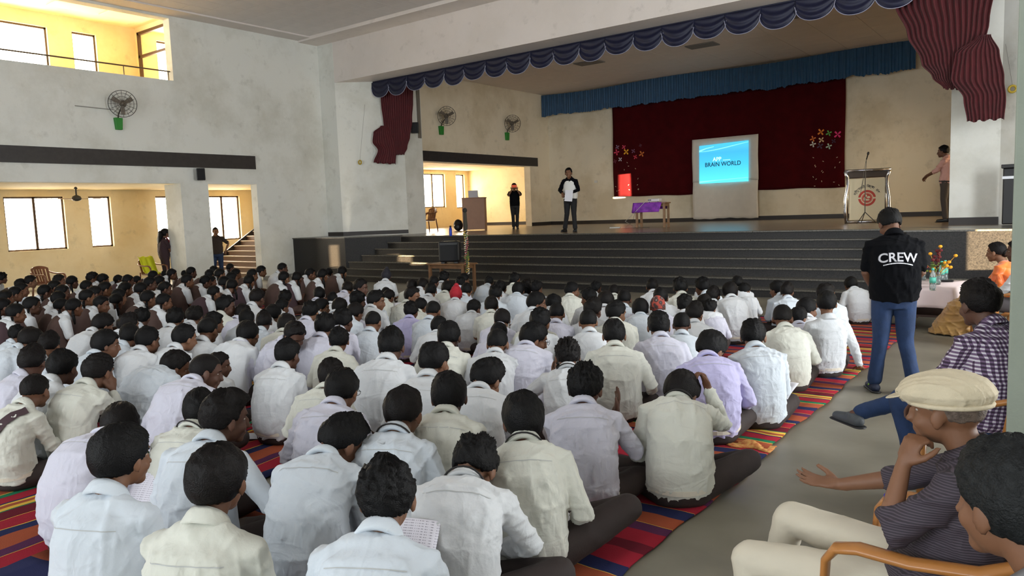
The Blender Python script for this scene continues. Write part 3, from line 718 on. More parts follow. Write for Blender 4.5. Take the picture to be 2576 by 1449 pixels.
    if eyes:
        for s_ in (-1, 1):
            V, Fs = ellipsoid(Q([(s_*.030, .0580, .001)])[0], np.array((.0125, .009, .0058))*hs, Rh, 12, 8)
            L = (np.array(V)-np.array(Q([(s_*.030, .0580, .001)])[0]))@Rh
            mi = [1 if (np.mean([L[i][1] for i in f]) > .0055*hs and abs(np.mean([L[i][0] for i in f])) < .0075*hs) else 0 for f in Fs]
            mesh_obj('eye', V, Fs, None, root, True, mats=[M_EYEW, M_EYED], mi=mi)
            V, Fs = tube(Q([(s_*.014, .081, .018), (s_*.030, .077, .022), (s_*.045, .066, .018)]), [.003, .004, .002], 6); mesh_obj('eyebrow', V, Fs, hm, root, True)
    if glasses:
        b = MB()
        for s_ in (-1, 1):
            b.tube(Q([(s_*.033+.021*math.cos(a), .098, .0+.016*math.sin(a)) for a in np.linspace(0, 2*PI, 17)]), .0016, 6)
            b.tube(Q([(s_*.054, .096, .004), (s_*.076, .06, .003), (s_*.080, -.01, 0)]), .0016, 6)
        b.tube(Q([(-.012, .1, .003), (.012, .1, .003)]), .0016, 6)
        b.build('spectacles', M_BLACK, root, True)
    if sash or (hi and kind == 'cross' and not girl):
        from mathutils.bvhtree import BVHTree
        bt = BVHTree.FromPolygons([v_.co.copy() for v_ in so_.data.vertices], [tuple(p_.vertices) for p_ in so_.data.polygons])
        def strip_on_back(name, pts, wd, off, m):
            V = []; Fs = []
            for i, (x, t) in enumerate(pts):
                x2, t2 = pts[min(i+1, len(pts)-1)]; x1, t1 = pts[max(i-1, 0)]; dx, dz = x2-x1, (t2-t1)*.47; L = math.hypot(dx, dz)
                for s_ in (-1, 1):
                    px, pt = x-dz/L*wd/2*s_, t+dx/L*wd/2*s_/.47; o0 = sp.at(pt, (px, -.4, 0)); dr = sp.rot(pt)@np.array([0, 1., 0])
                    h = bt.ray_cast(Vector(o0), Vector(dr)); q_ = np.array(h[0]) if h[0] else sp.at(pt, (px, -.12, 0)); V.append(q_-dr*off)
            n = len(pts); Fs = [(2*i, 2*i+1, 2*i+3, 2*i+2) for i in range(n-1)]
            mesh_obj(name, V, Fs, m, root, True)
        if sash: strip_on_back('tie_end', [(.125-.16*i/12, .93-.50*i/12) for i in range(13)], .062, .013, M_PINAP)
        else: strip_on_back('yoke_seam', [(-.125+.25*i/24, .80) for i in range(25)], .0032, .0024, M_SEAM)
    if kind == 'stand' or kind == 'chair':
        pass
    if not barefoot:
        shm = extra.get('shoes', M_BLACK) if extra else M_BLACK
        for sd in (-1, 1):
            h, kn, an, toe = legs[sd]; td = toe-an; td[2] = 0; td /= np.linalg.norm(td)
            me = fuse('shoe', [tube([an*[1, 1, 0]+[0, 0, an[2]-.03]-td*.04, an*[1, 1, 0]+[0, 0, an[2]-.035]+td*.05, an*[1, 1, 0]+[0, 0, an[2]-.042]+td*.14], [.038, .036, .028], 12, cap='round'), tube([an+[0, 0, .01], an-[0, 0, .03]], [.036, .04], 12)], .006, 2, .6)
            so2 = link_part('shoe', me, shm, root)
            V, Fs = tube([an*[1, 1, 0]+[0, 0, an[2]-.062]-td*.055, an*[1, 1, 0]+[0, 0, an[2]-.062]+td*.155], [.04, .034], 12, flat=.25, cap='round')
            mesh_obj('sole', V, Fs, extra.get('sole', M_BLACK) if extra else M_BLACK, root, True)
            if extra and 'trim' in extra:
                V, Fs = tube([an*[1, 1, 0]+[0, 0, an[2]-.022]+td*.02+np.array([-.034, 0, 0]), an*[1, 1, 0]+[0, 0, an[2]-.004]+td*.05, an*[1, 1, 0]+[0, 0, an[2]-.022]+td*.02+np.array([.034, 0, 0])], .009, 8); mesh_obj('shoe_trim', V, Fs, extra['trim'], root, True)
    root['_hc'] = [float(x) for x in hc]; root['_lowz'] = float(lowz)
    return root
def bandana_mat():
    m = bpy.data.materials.new('bandana'); m.use_nodes = True; nt = m.node_tree; b = nt.nodes['Principled BSDF']; b.inputs['Roughness'].default_value = .8
    tc = nt.nodes.new('ShaderNodeTexCoord'); v = nt.nodes.new('ShaderNodeTexVoronoi'); v.inputs['Scale'].default_value = 24
    nt.links.new(tc.outputs['Object'], v.inputs['Vector']); rp = nt.nodes.new('ShaderNodeValToRGB'); rp.color_ramp.interpolation = 'CONSTANT'
    e = rp.color_ramp.elements; e[0].position = 0; e[0].color = srgb(140, 132, 128); e[1].position = .22; e[1].color = srgb(70, 48, 46)
    x = e.new(.50); x.color = srgb(96, 60, 54); x = e.new(.62); x.color = srgb(170, 70, 56)
    nt.links.new(v.outputs['Distance'], rp.inputs[0]); nt.links.new(rp.outputs[0], b.inputs['Base Color']); return m
def finish(root):
    for k in ('_hc', '_lowz'):
        if k in root: del root[k]
def place_head(root, u, v, wpx, face, smin=.88, smax=1.15, yadj=0, hfrac=.6, wm=.175, s=None, z=None):
    """put a seated figure where the line of sight through its head meets the right height; face = heading (deg, 0 = +Y, left positive)"""
    hc = np.array(root['_hc']); lz = root['_lowz']
    d = ray(u, v+hfrac*wpx); kk = -d.z; hz = hc[2]-lz
    if s is None:
        s = CAMH/(hz+FPX*wm*kk/wpx); s = min(max(s, smin), smax)
    D = (CAMH-hz*s)/kk if z is None else None
    q = Vector((0, 0, CAMH))+d*D
    c, sn = math.cos(D2(face)), math.sin(D2(face)); ox, oy = hc[0]*s, hc[1]*s
    root.location = (q.x-(ox*c-oy*sn), q.y-(ox*sn+oy*c), -lz*s)
    root.scale = (s, s, s); root.rotation_euler = (0, 0, D2(face)); return s, q
def azim(u): return math.degrees(YAW)+math.degrees(math.atan((1288-u)/FPX))
# ================================================================== STAGE DRAPES
M_NAVY = mat('satin_navy', (17, 21, 52), .5, .25, 10); M_NAVYD = mat('satin_navy_dark', (24, 27, 52), .4)
M_PIPE = mat('piping_silver', (150, 150, 170), .4); M_RED = mat('drape_crimson', (84, 9, 20), .7, .2, 6, sheen=.15)
M_BLUE = mat('ruffle_blue', (16, 74, 112), .5, .2, 5, sheen=.3); M_BURG = mat('cloth_burgundy', (68, 7, 12), .9, .25, 3, spec=.1)
t = thing('swag_valance', 'navy satin scalloped valance hanging along the beam over the stage', 'valance', (0, 0, 0))
SW = .772; n0 = 19; xs0 = -18.0
def swag(k, h=.49):
    V = []; Fs = []; nu, nv = 26, 16; V2 = []
    for j in range(nv+1):
        for i in range(nu+1):
            s_ = -1+2*i/nu; tt = j/nv
            dz = -tt*h*(.30+.72*max(0, 1-abs(s_)**2.2)**.5)
            fold = .022*math.sin(tt*17+.9*s_*s_*4)*(1-s_*s_*.6)*tt**.3
            V.append((s_*SW*.53, -.05-.05*math.sin(tt*PI*.5)*(1-s_*s_)-fold, dz))
    Fs = [(j*(nu+1)+i, j*(nu+1)+i+1, (j+1)*(nu+1)+i+1, (j+1)*(nu+1)+i) for j in range(nv) for i in range(nu)]
    return V, [f[::-1] for f in Fs]
V, Fs = swag(0); me = bpy.data.meshes.new('swag'); me.from_pydata(V, [], Fs); me.materials.append(M_NAVY); me.polygons.foreach_set('use_smooth', [True]*len(Fs))
edge = [V[16*27+i] for i in range(27)]; Vp, Fp = tube([(x, y-.006, z) for x, y, z in edge], .008, 6); mp = bpy.data.meshes.new('piping'); mp.from_pydata([tuple(v) for v in Vp], [], Fp); mp.materials.append(M_PIPE)
for k in range(n0+1):
    o = bpy.data.objects.new('swag', me); COL.objects.link(o); o.parent = t; o.location = (xs0+SW*(k+.5), 16.90-.02*(k % 2), 6.02); o.scale = (1, 1, 1+.06*math.sin(k*2.1))
    md = o.modifiers.new('thick', 'SOLIDIFY'); md.thickness = .008
    q = bpy.data.objects.new('piping', mp); COL.objects.link(q); q.parent = o
MB().box(xs0, xs0+SW*(n0+1), 16.88, 16.91, 5.98, 6.055).build('heading_tape', M_NAVYD, t)
def side_drape(name, label, x0, x1, zt, pts, tail, y=17.55, yf=lambda x: 0):
    """gathered curtain; pts: list of (z, xl, xr, depth) rows; tail: rows of the hanging end"""
    root = thing(name, label, 'curtain', (0, 0, 0)); nu = 150
    for nm, rows_, ph in (('curtain_panel', pts, 0), ('curtain_tail', tail, 1.3)):
        V = []; m_ = 30; zz = [r_[0] for r_ in rows_]
        for j in range(m_+1):
            tt = j/m_*(len(rows_)-1); i0 = min(int(tt), len(rows_)-2); f = tt-i0; f2 = f*f*(3-2*f)
            a = [rows_[i0][q]*(1-f)+rows_[i0+1][q]*f if q == 0 else rows_[i0][q]*(1-f2)+rows_[i0+1][q]*f2 for q in range(5)]
            for i in range(nu+1):
                s_ = i/nu; x = a[1]+(a[2]-a[1])*s_
                dep = (.014+.020*abs(a[2]-a[1]))*math.sin(s_*PI*2*(15 if ph == 0 else 10)+ph+.3*math.sin(j*.3)+1.2*math.sin(s_*7))
                V.append((x+.004*math.sin(j*.5+s_*20), y+yf(x)+a[3]-dep-.05*math.sin(s_*PI), a[0]+a[4]*s_+.02*math.sin(s_*23)*(j == m_)))
        Fs = [(j*(nu+1)+i, j*(nu+1)+i+1, (j+1)*(nu+1)+i+1, (j+1)*(nu+1)+i)[::-1] for j in range(m_) for i in range(nu)]
        o = mesh_obj(nm, V, Fs, M_RED, root, True); md = o.modifiers.new('thick', 'SOLIDIFY'); md.thickness = .01
    return root
side_drape('side_curtain', 'crimson gathered stage curtain tied back on the left side', 0, 0, 0,
    [(6.0, -17.77, -16.98, 0, 0), (5.4, -17.77, -17.0, 0, 0), (4.8, -17.74, -17.05, 0, 0), (4.3, -17.70, -17.12, 0, 0), (3.95, -17.62, -17.2, 0, 0), (3.74, -17.5, -17.28, 0, 0)],
    [(4.66, -17.78, -17.6, -.05, 0), (4.45, -17.95, -17.5, -.06, 0), (4.15, -17.98, -17.44, -.07, -.03), (3.9, -17.86, -17.42, -.07, -.05), (3.5, -17.98, -17.45, -.07, -.06)], y=16.98, yf=lambda x: .85*(x+18.92)+16.11-.10-16.98)
side_drape('side_curtain', 'large crimson gathered stage curtain tied back on the right side', 0, 0, 0,
    [(6.1, -3.22, -1.25, 0, 0), (5.6, -3.0, -1.32, 0, 0), (5.0, -2.78, -1.40, 0, 0), (4.4, -2.52, -1.52, 0, 0), (4.1, -2.32, -1.68, 0, -.05), (3.85, -2.12, -1.8, 0, -.05)],
    [(4.74, -1.58, -1.36, -.12, 0), (4.45, -1.92, -1.20, -.14, -.05), (4.0, -1.98, -1.12, -.16, -.1), (3.6, -1.76, -1.08, -.16, -.05), (3.16, -1.70, -1.10, -.16, 0)], y=17.0)
tag(MB().box(-17.31, -17.29, 18.12, 18.26, 4.3, 5.9).build('cable_trunking', mat('trunking', (112, 106, 96), .8)), 'grey vertical trunking strip on the pillar beside the left curtain', 'trunking')
# blue ruffle
V = []; nu, nv = 900, 8; rr = random.Random(3)
off = [0]*(nu+1)
for i in range(1, nu+1): off[i] = off[i-1]*.9+rr.uniform(-.012, .012)
for j in range(nv+1):
    for i in range(nu+1):
        x = -18.0+13.95*i/nu; z = 6.56-.86*j/nv+off[i]*j/nv*1.5+.04*math.sin(x*.9)*(1-j/nv)
        V.append((x, 26.35-.028*math.sin(i*.95+.8*math.sin(i*.11))*(.3+.7*j/nv)-.012*math.sin(i*.37), z))
Fs = [(j*(nu+1)+i, j*(nu+1)+i+1, (j+1)*(nu+1)+i+1, (j+1)*(nu+1)+i)[::-1] for j in range(nv) for i in range(nu)]
o = mesh_obj('ruffled_pelmet', V, Fs, M_BLUE, None, True); tag(o, 'blue ruffled cloth pelmet strung across the back of the stage', 'pelmet')
# burgundy backdrop
def cloth(name, x0, x1, z0, z1, y, m, amp=.02, nx=60, nz=24, jag=.02, seed=1, parent=None, fr=3):
    rr = random.Random(seed); ph = [rr.uniform(0, 6) for _ in range(6)]; V = []
    for j in range(nz+1):
        for i in range(nx+1):
            a, b_ = i/nx, j/nz; x = x0+(x1-x0)*a; z = z0+(z1-z0)*b_
            if j == 0: z += jag*math.sin(a*9+ph[0])+jag*.6*math.sin(a*31+ph[1])
            if i in (0, nx): x += jag*.6*math.sin(b_*7+ph[2])
            V.append((x, y-amp*math.sin(x*fr+ph[3]+.5*math.sin(z*2))-amp*.5*math.sin(x*fr*2.7+z*1.2+ph[4]), z))
    Fs = [(j*(nx+1)+i, j*(nx+1)+i+1, (j+1)*(nx+1)+i+1, (j+1)*(nx+1)+i) for j in range(nz) for i in range(nx)]
    o = mesh_obj(name, V, Fs, m, parent, True); md = o.modifiers.new('thick', 'SOLIDIFY'); md.thickness = .012; return o
tag(cloth('backdrop_cloth', -14.86, -6.15, 2.22, 5.80, 26.72, M_BURG, .02, seed=4), 'large dark burgundy cloth backdrop hung on the stage back wall', 'backdrop')
M_SHEET = mat('sheet_cloth', (214, 208, 198), .85, .05, 5, bump=.2, bscale=30)
sc = thing('projection_screen', 'white cloth sheets forming a projection screen over the burgundy backdrop', 'screen', (0, 0, 0))
cloth('upper_sheet', -11.46, -9.0, 2.62, 4.20, 26.62, M_SHEET, .012, 30, 14, .012, 8, sc); cloth('lower_sheet', -11.46, -9.02, 1.27, 2.70, 26.64, M_SHEET, .018, 30, 14, .015, 9, sc)
# the projected picture
def proj_mat():
    m = bpy.data.materials.new('projected_light'); m.use_nodes = True; nt = m.node_tree; b = nt.nodes['Principled BSDF']
    tc = nt.nodes.new('ShaderNodeTexCoord'); sx = nt.nodes.new('ShaderNodeSeparateXYZ'); nt.links.new(tc.outputs['Generated'], sx.inputs[0])
    rp = nt.nodes.new('ShaderNodeValToRGB'); e = rp.color_ramp.elements
    e[0].color = srgb(96, 228, 255); e[1].color = srgb(70, 196, 236); e[0].position = 0
    for p_, c_ in ((.12, (84, 222, 252)), (.45, (66, 196, 246)), (.75, (62, 176, 226)), (.86, (72, 186, 232))):
        x = e.new(p_); x.color = srgb(*c_)
    nt.links.new(sx.outputs['Z'], rp.inputs[0]); nt.links.new(rp.outputs[0], b.inputs['Emission Color']); b.inputs['Emission Strength'].default_value = 1.0
    b.inputs['Base Color'].default_value = (.02, .05, .06, 1); return m
def pic(name, poly, y, m, par): return mesh_obj(name, [(x, y, z) for x, z in poly]+[(x, y+.004, z) for x, z in poly], [tuple(range(len(poly)))]+[tuple(len(poly)+i for i in reversed(range(len(poly))))]+[(i, len(poly)+i, len(poly)+(i+1) % len(poly), (i+1) % len(poly)) for i in range(len(poly))], m, par)
pj = pic('projected_picture', [(-11.17, 2.57), (-9.33, 2.57), (-9.32, 4.01), (-11.16, 3.95)], 26.56, proj_mat(), sc); pj['label'] = 'glowing cyan projected title slide'
lw = mat('slide_light', (190, 240, 255), .5, emit=(190, 242, 255), estr=1); lw2 = mat('slide_wave', (120, 214, 240), .5, emit=(128, 220, 244), estr=1)
top = [(-11.16+1.84*i/20, 3.95+.06*i/20) for i in range(21)]
w1 = [(-11.16+1.84*i/20, 3.79-.05*math.cos(i/20*3.2)+.10*(i/20)**2+.02*i/20) for i in range(21)]
w2 = [(a, b_-.012-.02*math.sin(i/20*PI)) for i, (a, b_) in enumerate(w1)]
pic('slide_wave', w1[::-1]+w2 if False else w2+w1[::-1], 26.552, lw2, pj)
pic('slide_wave', [(-11.16, 3.72), (-10.9, 3.82), (-10.6, 3.875), (-10.6, 3.895), (-10.9, 3.855), (-11.16, 3.79)], 26.552, lw2, pj)
pic('slide_wave', [(-11.17, 2.60), (-10.4, 2.66), (-9.33, 2.70), (-9.33, 2.715), (-10.4, 2.68), (-11.17, 2.66)], 26.552, lw2, pj)
def text_obj(s_, size, m, parent, loc, rot=(PI/2, 0, 0), name='lettering', ext=.002, font=None, align='CENTER', wide=1.0, bold=0):
    c = bpy.data.curves.new('t', 'FONT'); c.body = s_; c.size = size; c.extrude = ext; c.align_x = align; c.offset = bold
    if font: c.font = font
    o = bpy.data.objects.new('t', c); COL.objects.link(o); dg = bpy.context.evaluated_depsgraph_get()
    me = bpy.data.meshes.new_from_object(o.evaluated_get(dg)); bpy.data.objects.remove(o)
    me.materials.clear(); me.materials.append(m); r = bpy.data.objects.new(name, me); COL.objects.link(r)
    r.parent = parent; r.location = loc; r.rotation_euler = rot; r.scale = (wide, 1, 1); return r
dk = mat('slide_text', (20, 62, 92), .6)
text_obj('BRAIN WORLD', .215, dk, pj, (-10.27, 26.55, 3.17), wide=.92, bold=.002)
text_obj('APP', .20, lw, pj, (-10.48, 26.55, 3.36), wide=.95, bold=.003); text_obj('.........', .14, lw, pj, (-10.12, 26.55, 3.37), wide=1.0, bold=.003)
# butterflies on the backdrop
def butterfly(u, v, size, c, rot, label, four=True):
    q = onY(u, v, 26.66); V = [(0, 0, 0)]; Fs = []
    k = 4 if four else 3
    for i in range(k):
        a0 = rot+i*(PI/2 if four else PI/3.0)
        for da, rr_ in ((-.42, .55), (-.20, 1.0), (.20, 1.0), (.42, .55)):
            V.append((math.cos(a0+da)*rr_*size, -.012 if abs(da) < .3 else -.004, math.sin(a0+da)*rr_*size))
        Fs.append((0, 1+4*i, 2+4*i, 3+4*i, 4+4*i))
    V += [(x, y+.003, z) for x, y, z in V]; n = len(V)//2; Fs += [tuple(n+i for i in reversed(f)) for f in Fs]
    o = mesh_obj('paper_butterfly', V, Fs, mat('paper_%d_%d_%d' % c, c, .7)); o.location = (q.x, 26.67, q.z); tag(o, label, 'decoration', 'paper butterflies on the burgundy backdrop')
for a in ((1553, 370, .09, (150, 120, 150), .5, 'mauve paper butterfly, upper left of the left cluster'), (1569, 370, .09, (226, 70, 100), .6, 'small crimson pink paper butterfly, top of the left cluster'),
          (1551, 383, .12, (226, 60, 96), .15, 'large pink paper butterfly at the left edge of the backdrop'), (1575, 382, .13, (240, 170, 30), .7, 'large golden yellow paper butterfly in the left cluster'),
          (1593, 380, .09, (120, 78, 110), .9, 'dull purple paper butterfly right of the golden one'), (1614, 387, .12, (206, 110, 40), .5, 'orange paper butterfly, rightmost of the left cluster'),
          (1598, 395, .09, (214, 60, 80), 1.0, 'small red-pink paper butterfly below the purple one'), (1560, 401, .09, (200, 190, 200), .7, 'greyish white paper butterfly, lowest of the left cluster'),
          (1547, 406, .08, (110, 40, 60), .3, 'dark maroon paper butterfly at the lower left edge'), (1611, 366, .07, (86, 44, 62), .3, 'faint dark paper butterfly, top right of the left cluster')):
    butterfly(*a)
for a in ((2065, 332, .12, (232, 134, 40), .6, 'orange paper butterfly, upper left of the right cluster'), (2085, 335, .10, (86, 170, 76), .4, 'green paper butterfly in the right cluster'), (2107, 338, .13, (216, 40, 110), .7, 'magenta paper butterfly by the right edge of the backdrop'),
          (2045, 349, .10, (222, 120, 50), .3, 'small orange paper butterfly, leftmost of the right cluster'), (2066, 352, .10, (214, 186, 140), .9, 'beige paper butterfly in the middle of the right cluster'), (2045, 363, .10, (206, 206, 196), .2, 'white paper butterfly at the left of the right cluster'),
          (2085, 368, .10, (168, 190, 170), .3, 'pale green paper butterfly, lowest of the right cluster'), (2063, 367, .11, (66, 50, 72), .5, 'dark violet paper butterfly below the beige one'), (2097, 355, .08, (56, 36, 60), .9, 'very dark paper butterfly under the magenta one')):
    butterfly(*a)
rr = random.Random(5)
for cx, cy, n in ((1562, 450, 14), (2070, 435, 15)):
    for i in range(n):
        q = onY(cx+rr.uniform(-25, 45), cy+rr.uniform(-42, 35), 26.66); a = rr.uniform(0, 3)
        b = MB().box(-.024, .024, -.003, 0, -.008, .008); o = b.build('paper_fleck', mat('paper_pale', (214, 200, 170), .7)); o.location = (q.x, 26.68, q.z); o.rotation_euler = (0, a, 0)
        tag(o, 'tiny pale paper fleck stuck on the burgundy backdrop '+('below the left butterflies' if cx < 1800 else 'below the right butterflies'), 'decoration', 'paper flecks '+('left' if cx < 1800 else 'right'))
# ================================================================== FANS, SPEAKERS
M_GREEN = mat('bracket_green', (40, 130, 44), .5); M_FAN = mat('fan_brown', (110, 100, 88), .5); M_FAND = mat('fan_dark', (62, 56, 48), .5)
def wall_fan(label, loc, nrm, turn):
    """loc = bracket bottom centre on the wall; nrm = unit away from wall"""
    root = thing('wall_fan', label, 'fan', loc, 0); n = Vector(nrm)
    sd = Vector((-n.y, n.x, 0))
    b = MB().prism([(-.10, 0), (.10, 0), (.10, .10), (-.10, .10)], 0, .30); b.V = [tuple(sd*v[0]*(1 if v[2] > .1 else .75)+n*v[1]+Vector((0, 0, v[2]))) for v in b.V]
    bevel(b.build('bracket', M_GREEN, root), .01)
    c = n*.34+Vector((0, 0, .62))
    MB().tube([n*.05+Vector((0, 0, .28)), n*.10+Vector((0, 0, .40)), c-Vector((0, 0, .02))], .016, 8).build('arm', M_FAND, root, True)
    ax = (n*.8+sd*turn+Vector((0, 0, -.15))).normalized(); q = ax.to_track_quat('Z', 'Y').to_matrix()
    M4 = Matrix.Translation(c) @ q.to_4x4()
    MB().lathe([(.02, -.17), (.07, -.16), (.085, -.10), (.08, -.04), (.03, -.03), (.03, .02)], 18).xf(M4).build('motor', M_FAN, root, True)
    for k in range(3):
        b = MB(); a = 2*PI*k/3+.5; V = []
        for r_, w_, tw in ((.05, .03, .5), (.15, .055, .4), (.27, .05, .3)):
            for s_ in (-1, 1): V.append((r_*math.cos(a)-s_*w_*math.sin(a), r_*math.sin(a)+s_*w_*math.cos(a), s_*w_*tw))
        b.add(V, [(0, 1, 3, 2), (2, 3, 5, 4)]); o = b.xf(M4).build('blade', M_FAN, root); md = o.modifiers.new('t', 'SOLIDIFY'); md.thickness = .004
    g = MB()
    for r_, z_ in ((.33, .0), (.33, -.02), (.26, .055), (.18, .075), (.10, .085), (.26, -.07), (.18, -.10)):
        g.tube([(r_*math.cos(a), r_*math.sin(a), z_) for a in np.linspace(0, 2*PI, 33)], .0035 if r_ < .3 else .007, 6)
    for k in range(16):
        a = 2*PI*k/16
        for sg in (1, -1): g.tube([(.05*math.cos(a), .05*math.sin(a), .085*sg), (.2*math.cos(a), .2*math.sin(a), .075*sg if sg > 0 else -.095), (.33*math.cos(a), .33*math.sin(a), 0)], .003, 5)
    g.xf(M4).build('wire_guard', M_FAND, root)
    return root
wall_fan('wall fan on a green bracket under the upper gallery', (XL, 9.55, 4.22), (1, 0, 0), -.55)
wall_fan('wall fan on a green bracket over the left wing, nearer the crimson curtain', (XW, 20.0, 4.58), (1, 0, 0), -.5)
wall_fan('wall fan on a green bracket over the left wing, nearer the blue pelmet', (XW, 23.85, 4.60), (1, 0, 0), -.5)
wall_fan('wall fan partly hidden behind the right crimson curtain', (XWR, 23.6, 4.5), (-1, 0, 0), .5)
tag(MB().tube([(XL+.02, 8.55, 4.74), (XL+.02, 9.45, 4.72)], .012, 8).build('conduit', mat('conduit_grey', (150, 148, 142), .5)), 'thin grey conduit running along the wall to the gallery fan', 'conduit')
def box_speaker(label, loc, sz, yaw):
    r = thing('wall_speaker', label, 'speaker', loc, yaw)
    bevel(MB().box(-sz[0]/2, sz[0]/2, -sz[1]/2, sz[1]/2, 0, sz[2]).build('cabinet', M_BLACK, r), .02)
    bevel(MB().box(-sz[0]*.42, sz[0]*.42, -sz[1]/2-.012, -sz[1]/2, .02, sz[2]-.02).build('grille', mat('grille_black', (28, 28, 30), .9), r), .01)
    MB().box(-.02, .02, sz[1]/2, sz[1]/2+.10, sz[2]*.4, sz[2]*.6).build('bracket', M_BLACK, r)
box_speaker('black wall speaker mounted on the pillar below the dark granite band', (XL+.20, 11.62, 2.96), (.22, .20, .33), math.radians(60))
box_speaker('black wall speaker mounted beside the left crimson curtain', (-17.12, 17.8, 4.42), (.24, .2, .34), math.radians(40))
# brass tie rings with cords
for x, y, z, lb, xt, zt in ((-18.32, 16.45, 3.53, 'brass yellow pulley ring hanging on a cord left of the stage', -17.95, 5.3), (-1.02, 17.35, 3.75, 'brass yellow tie ring beside the right crimson curtain', -1.15, 4.6)):
    r = thing('tie_ring', lb, 'ring', (x, y, z)); MB().tube([(.06*math.cos(a), 0, .06*math.sin(a)) for a in np.linspace(0, 2*PI, 25)], .022, 8).build('ring', mat('brass', (176, 150, 40), .35), r, True)
    MB().tube([(0, 0, .06), (xt-x, 0, zt-z)], .004, 5).build('cord', mat('cord_grey', (120, 116, 110), .8), r)
tag(MB().box(XP+.42, XP+.50, YJ-.02, YJ, 4.3, 6.05).build('cable_trunking', mat('trunking', (118, 112, 100), .8)), 'grey vertical cable trunking beside the left curtain', 'trunking') if False else None
# switch plates
for loc, lb in (((XL+.01, 15.1, 2.72), 'small white switch plate high on the left wall corner'), ):
    tag(bevel(MB().box(0, .02, -.09, .09, -.04, .04).build('switch_plate', mat('plate', (214, 212, 204), .5)), .004), lb, 'switch').location = loc
tag(MB().box(-.07, .07, -.02, 0, -.05, .05).build('switch_plate', MATS['plate']), 'small white switch plate on the stage back wall by the presenter', 'switch').location = (-15.75, YB, 2.9)
# ================================================================== CHAIRS
def plastic_chair(label, m, loc, rz, group=None):
    r = thing('plastic_chair', label, 'chair', loc, rz, group)
    V = []; Fs = []; n, k = 12, 10
    for j in range(k+1):
        for i in range(n+1):
            x = (i/n-.5)*.44*(1-.06*j/k); y = .22-.44*j/k; z = .43-.02*math.sin(i/n*PI)-.02*(j/k)+(.012 if i in (0, n) else 0)
            if j == 0: z -= .03
            V.append((x, y, z))
    for j in range(k):
        for i in range(n): Fs.append((j*(n+1)+i, (j+1)*(n+1)+i, (j+1)*(n+1)+i+1, j*(n+1)+i+1))
    o = mesh_obj('seat', V, Fs, m, r, True); o.modifiers.new('t', 'SOLIDIFY').thickness = .022
    # back: frame with slots
    def bp(a, h): return ((a-.5)*.42*(1+.10*h), -.22-.10*h-.05*math.cos((a-.5)*PI)*.8*h, .41+.44*h)
    cols = [(.0, .12), (.19, .31), (.38, .47), (.53, .62), (.69, .81), (.88, 1.0)]
    b = MB()
    for a0, a1 in cols:
        for j in range(6):
            h0, h1 = j/6*.84, (j+1)/6*.84; b.add([bp(a0, h0), bp(a1, h0), bp(a1, h1), bp(a0, h1)], [(0, 1, 2, 3)])
    for j in range(10):
        a0, a1 = j/10, (j+1)/10
        tz = lambda a: .84+.16*math.sin(a*PI)**.5 if 0 < a < 1 else .86
        b.add([bp(a0, .82), bp(a1, .82), bp(a1, tz(a1)), bp(a0, tz(a0))], [(0, 1, 2, 3)])
        b.add([bp(a0, 0), bp(a1, 0), bp(a1, .12), bp(a0, .12)], [(0, 1, 2, 3)])
    o = b.build('backrest', m, r); o.modifiers.new('t', 'SOLIDIFY').thickness = .02
    for s_ in (-1, 1):
        P = [(s_*.235, -.29, .70), (s_*.265, -.20, .665), (s_*.275, -.02, .645), (s_*.275, .13, .648), (s_*.272, .20, .63), (s_*.268, .235, .58), (s_*.262, .245, .45)]
        V, Fs = tube(P, [.03, .032, .032, .034, .032, .026, .024], 12, flat=.55, cap='round'); mesh_obj('armrest', V, Fs, m, r, True)
        V, Fs = tube([(s_*.262, .245, .46), (s_*.265, .26, .0)], [.026, .022], 10, flat=.8); mesh_obj('leg', V, Fs, m, r, True)
        V, Fs = tube([(s_*.225, -.25, .46), (s_*.25, -.30, 0)], [.026, .022], 10, flat=.8); mesh_obj('leg', V, Fs, m, r, True)
    return r
M_CHB = mat('plastic_tan', (168, 112, 58), .28, .08, 5); M_CHM = mat('plastic_brown', (120, 74, 48), .3)
plastic_chair('brown plastic armchair standing near the large aisle window', M_CHM, (-20.3, 7.85, 0), -1.3)
plastic_chair('brown plastic armchair draped with a yellow green cloth by the woman in black', M_CHM, (-20.6, 10.65, 0), -1.4)
V = []; nx = 14
for j in range(nx+1):
    for i in range(9):
        tt = j/nx; y = -.34+.62*tt; z = .90-.46*ss(0, .45, tt)+.0+.018*math.sin(i*1.7+j); V.append(((i/8-.5)*.46, y-.04*math.sin(i*2.2), float(z)))
o = mesh_obj('draped_cloth', V, [(j*9+i, j*9+i+1, (j+1)*9+i+1, (j+1)*9+i) for j in range(nx) for i in range(8)], mat('cloth_lime', (206, 208, 30), .7), None, True); o.modifiers.new('t', 'SOLIDIFY').thickness = .012
o.location = (-20.6, 10.65, 0); o.rotation_euler = (0, 0, -1.4); tag(o, 'bright yellow green cloth draped over the aisle chair back', 'cloth')
plastic_chair('tan plastic armchair under the man in the flat cap', M_CHB, (-.33, 2.50, 0), math.radians(90))
plastic_chair('tan plastic armchair under the man in the checked shirt', M_CHB, (-.38, 4.72, 0), math.radians(50))
plastic_chair('tan plastic armchair under the woman in the orange sari', M_CHB, (-.52, 9.05, 0), math.radians(80))
plastic_chair('dark plastic armchair seen at the edge of the left wing', M_CHM, (-18.6, 19.7, ZS), math.radians(170))
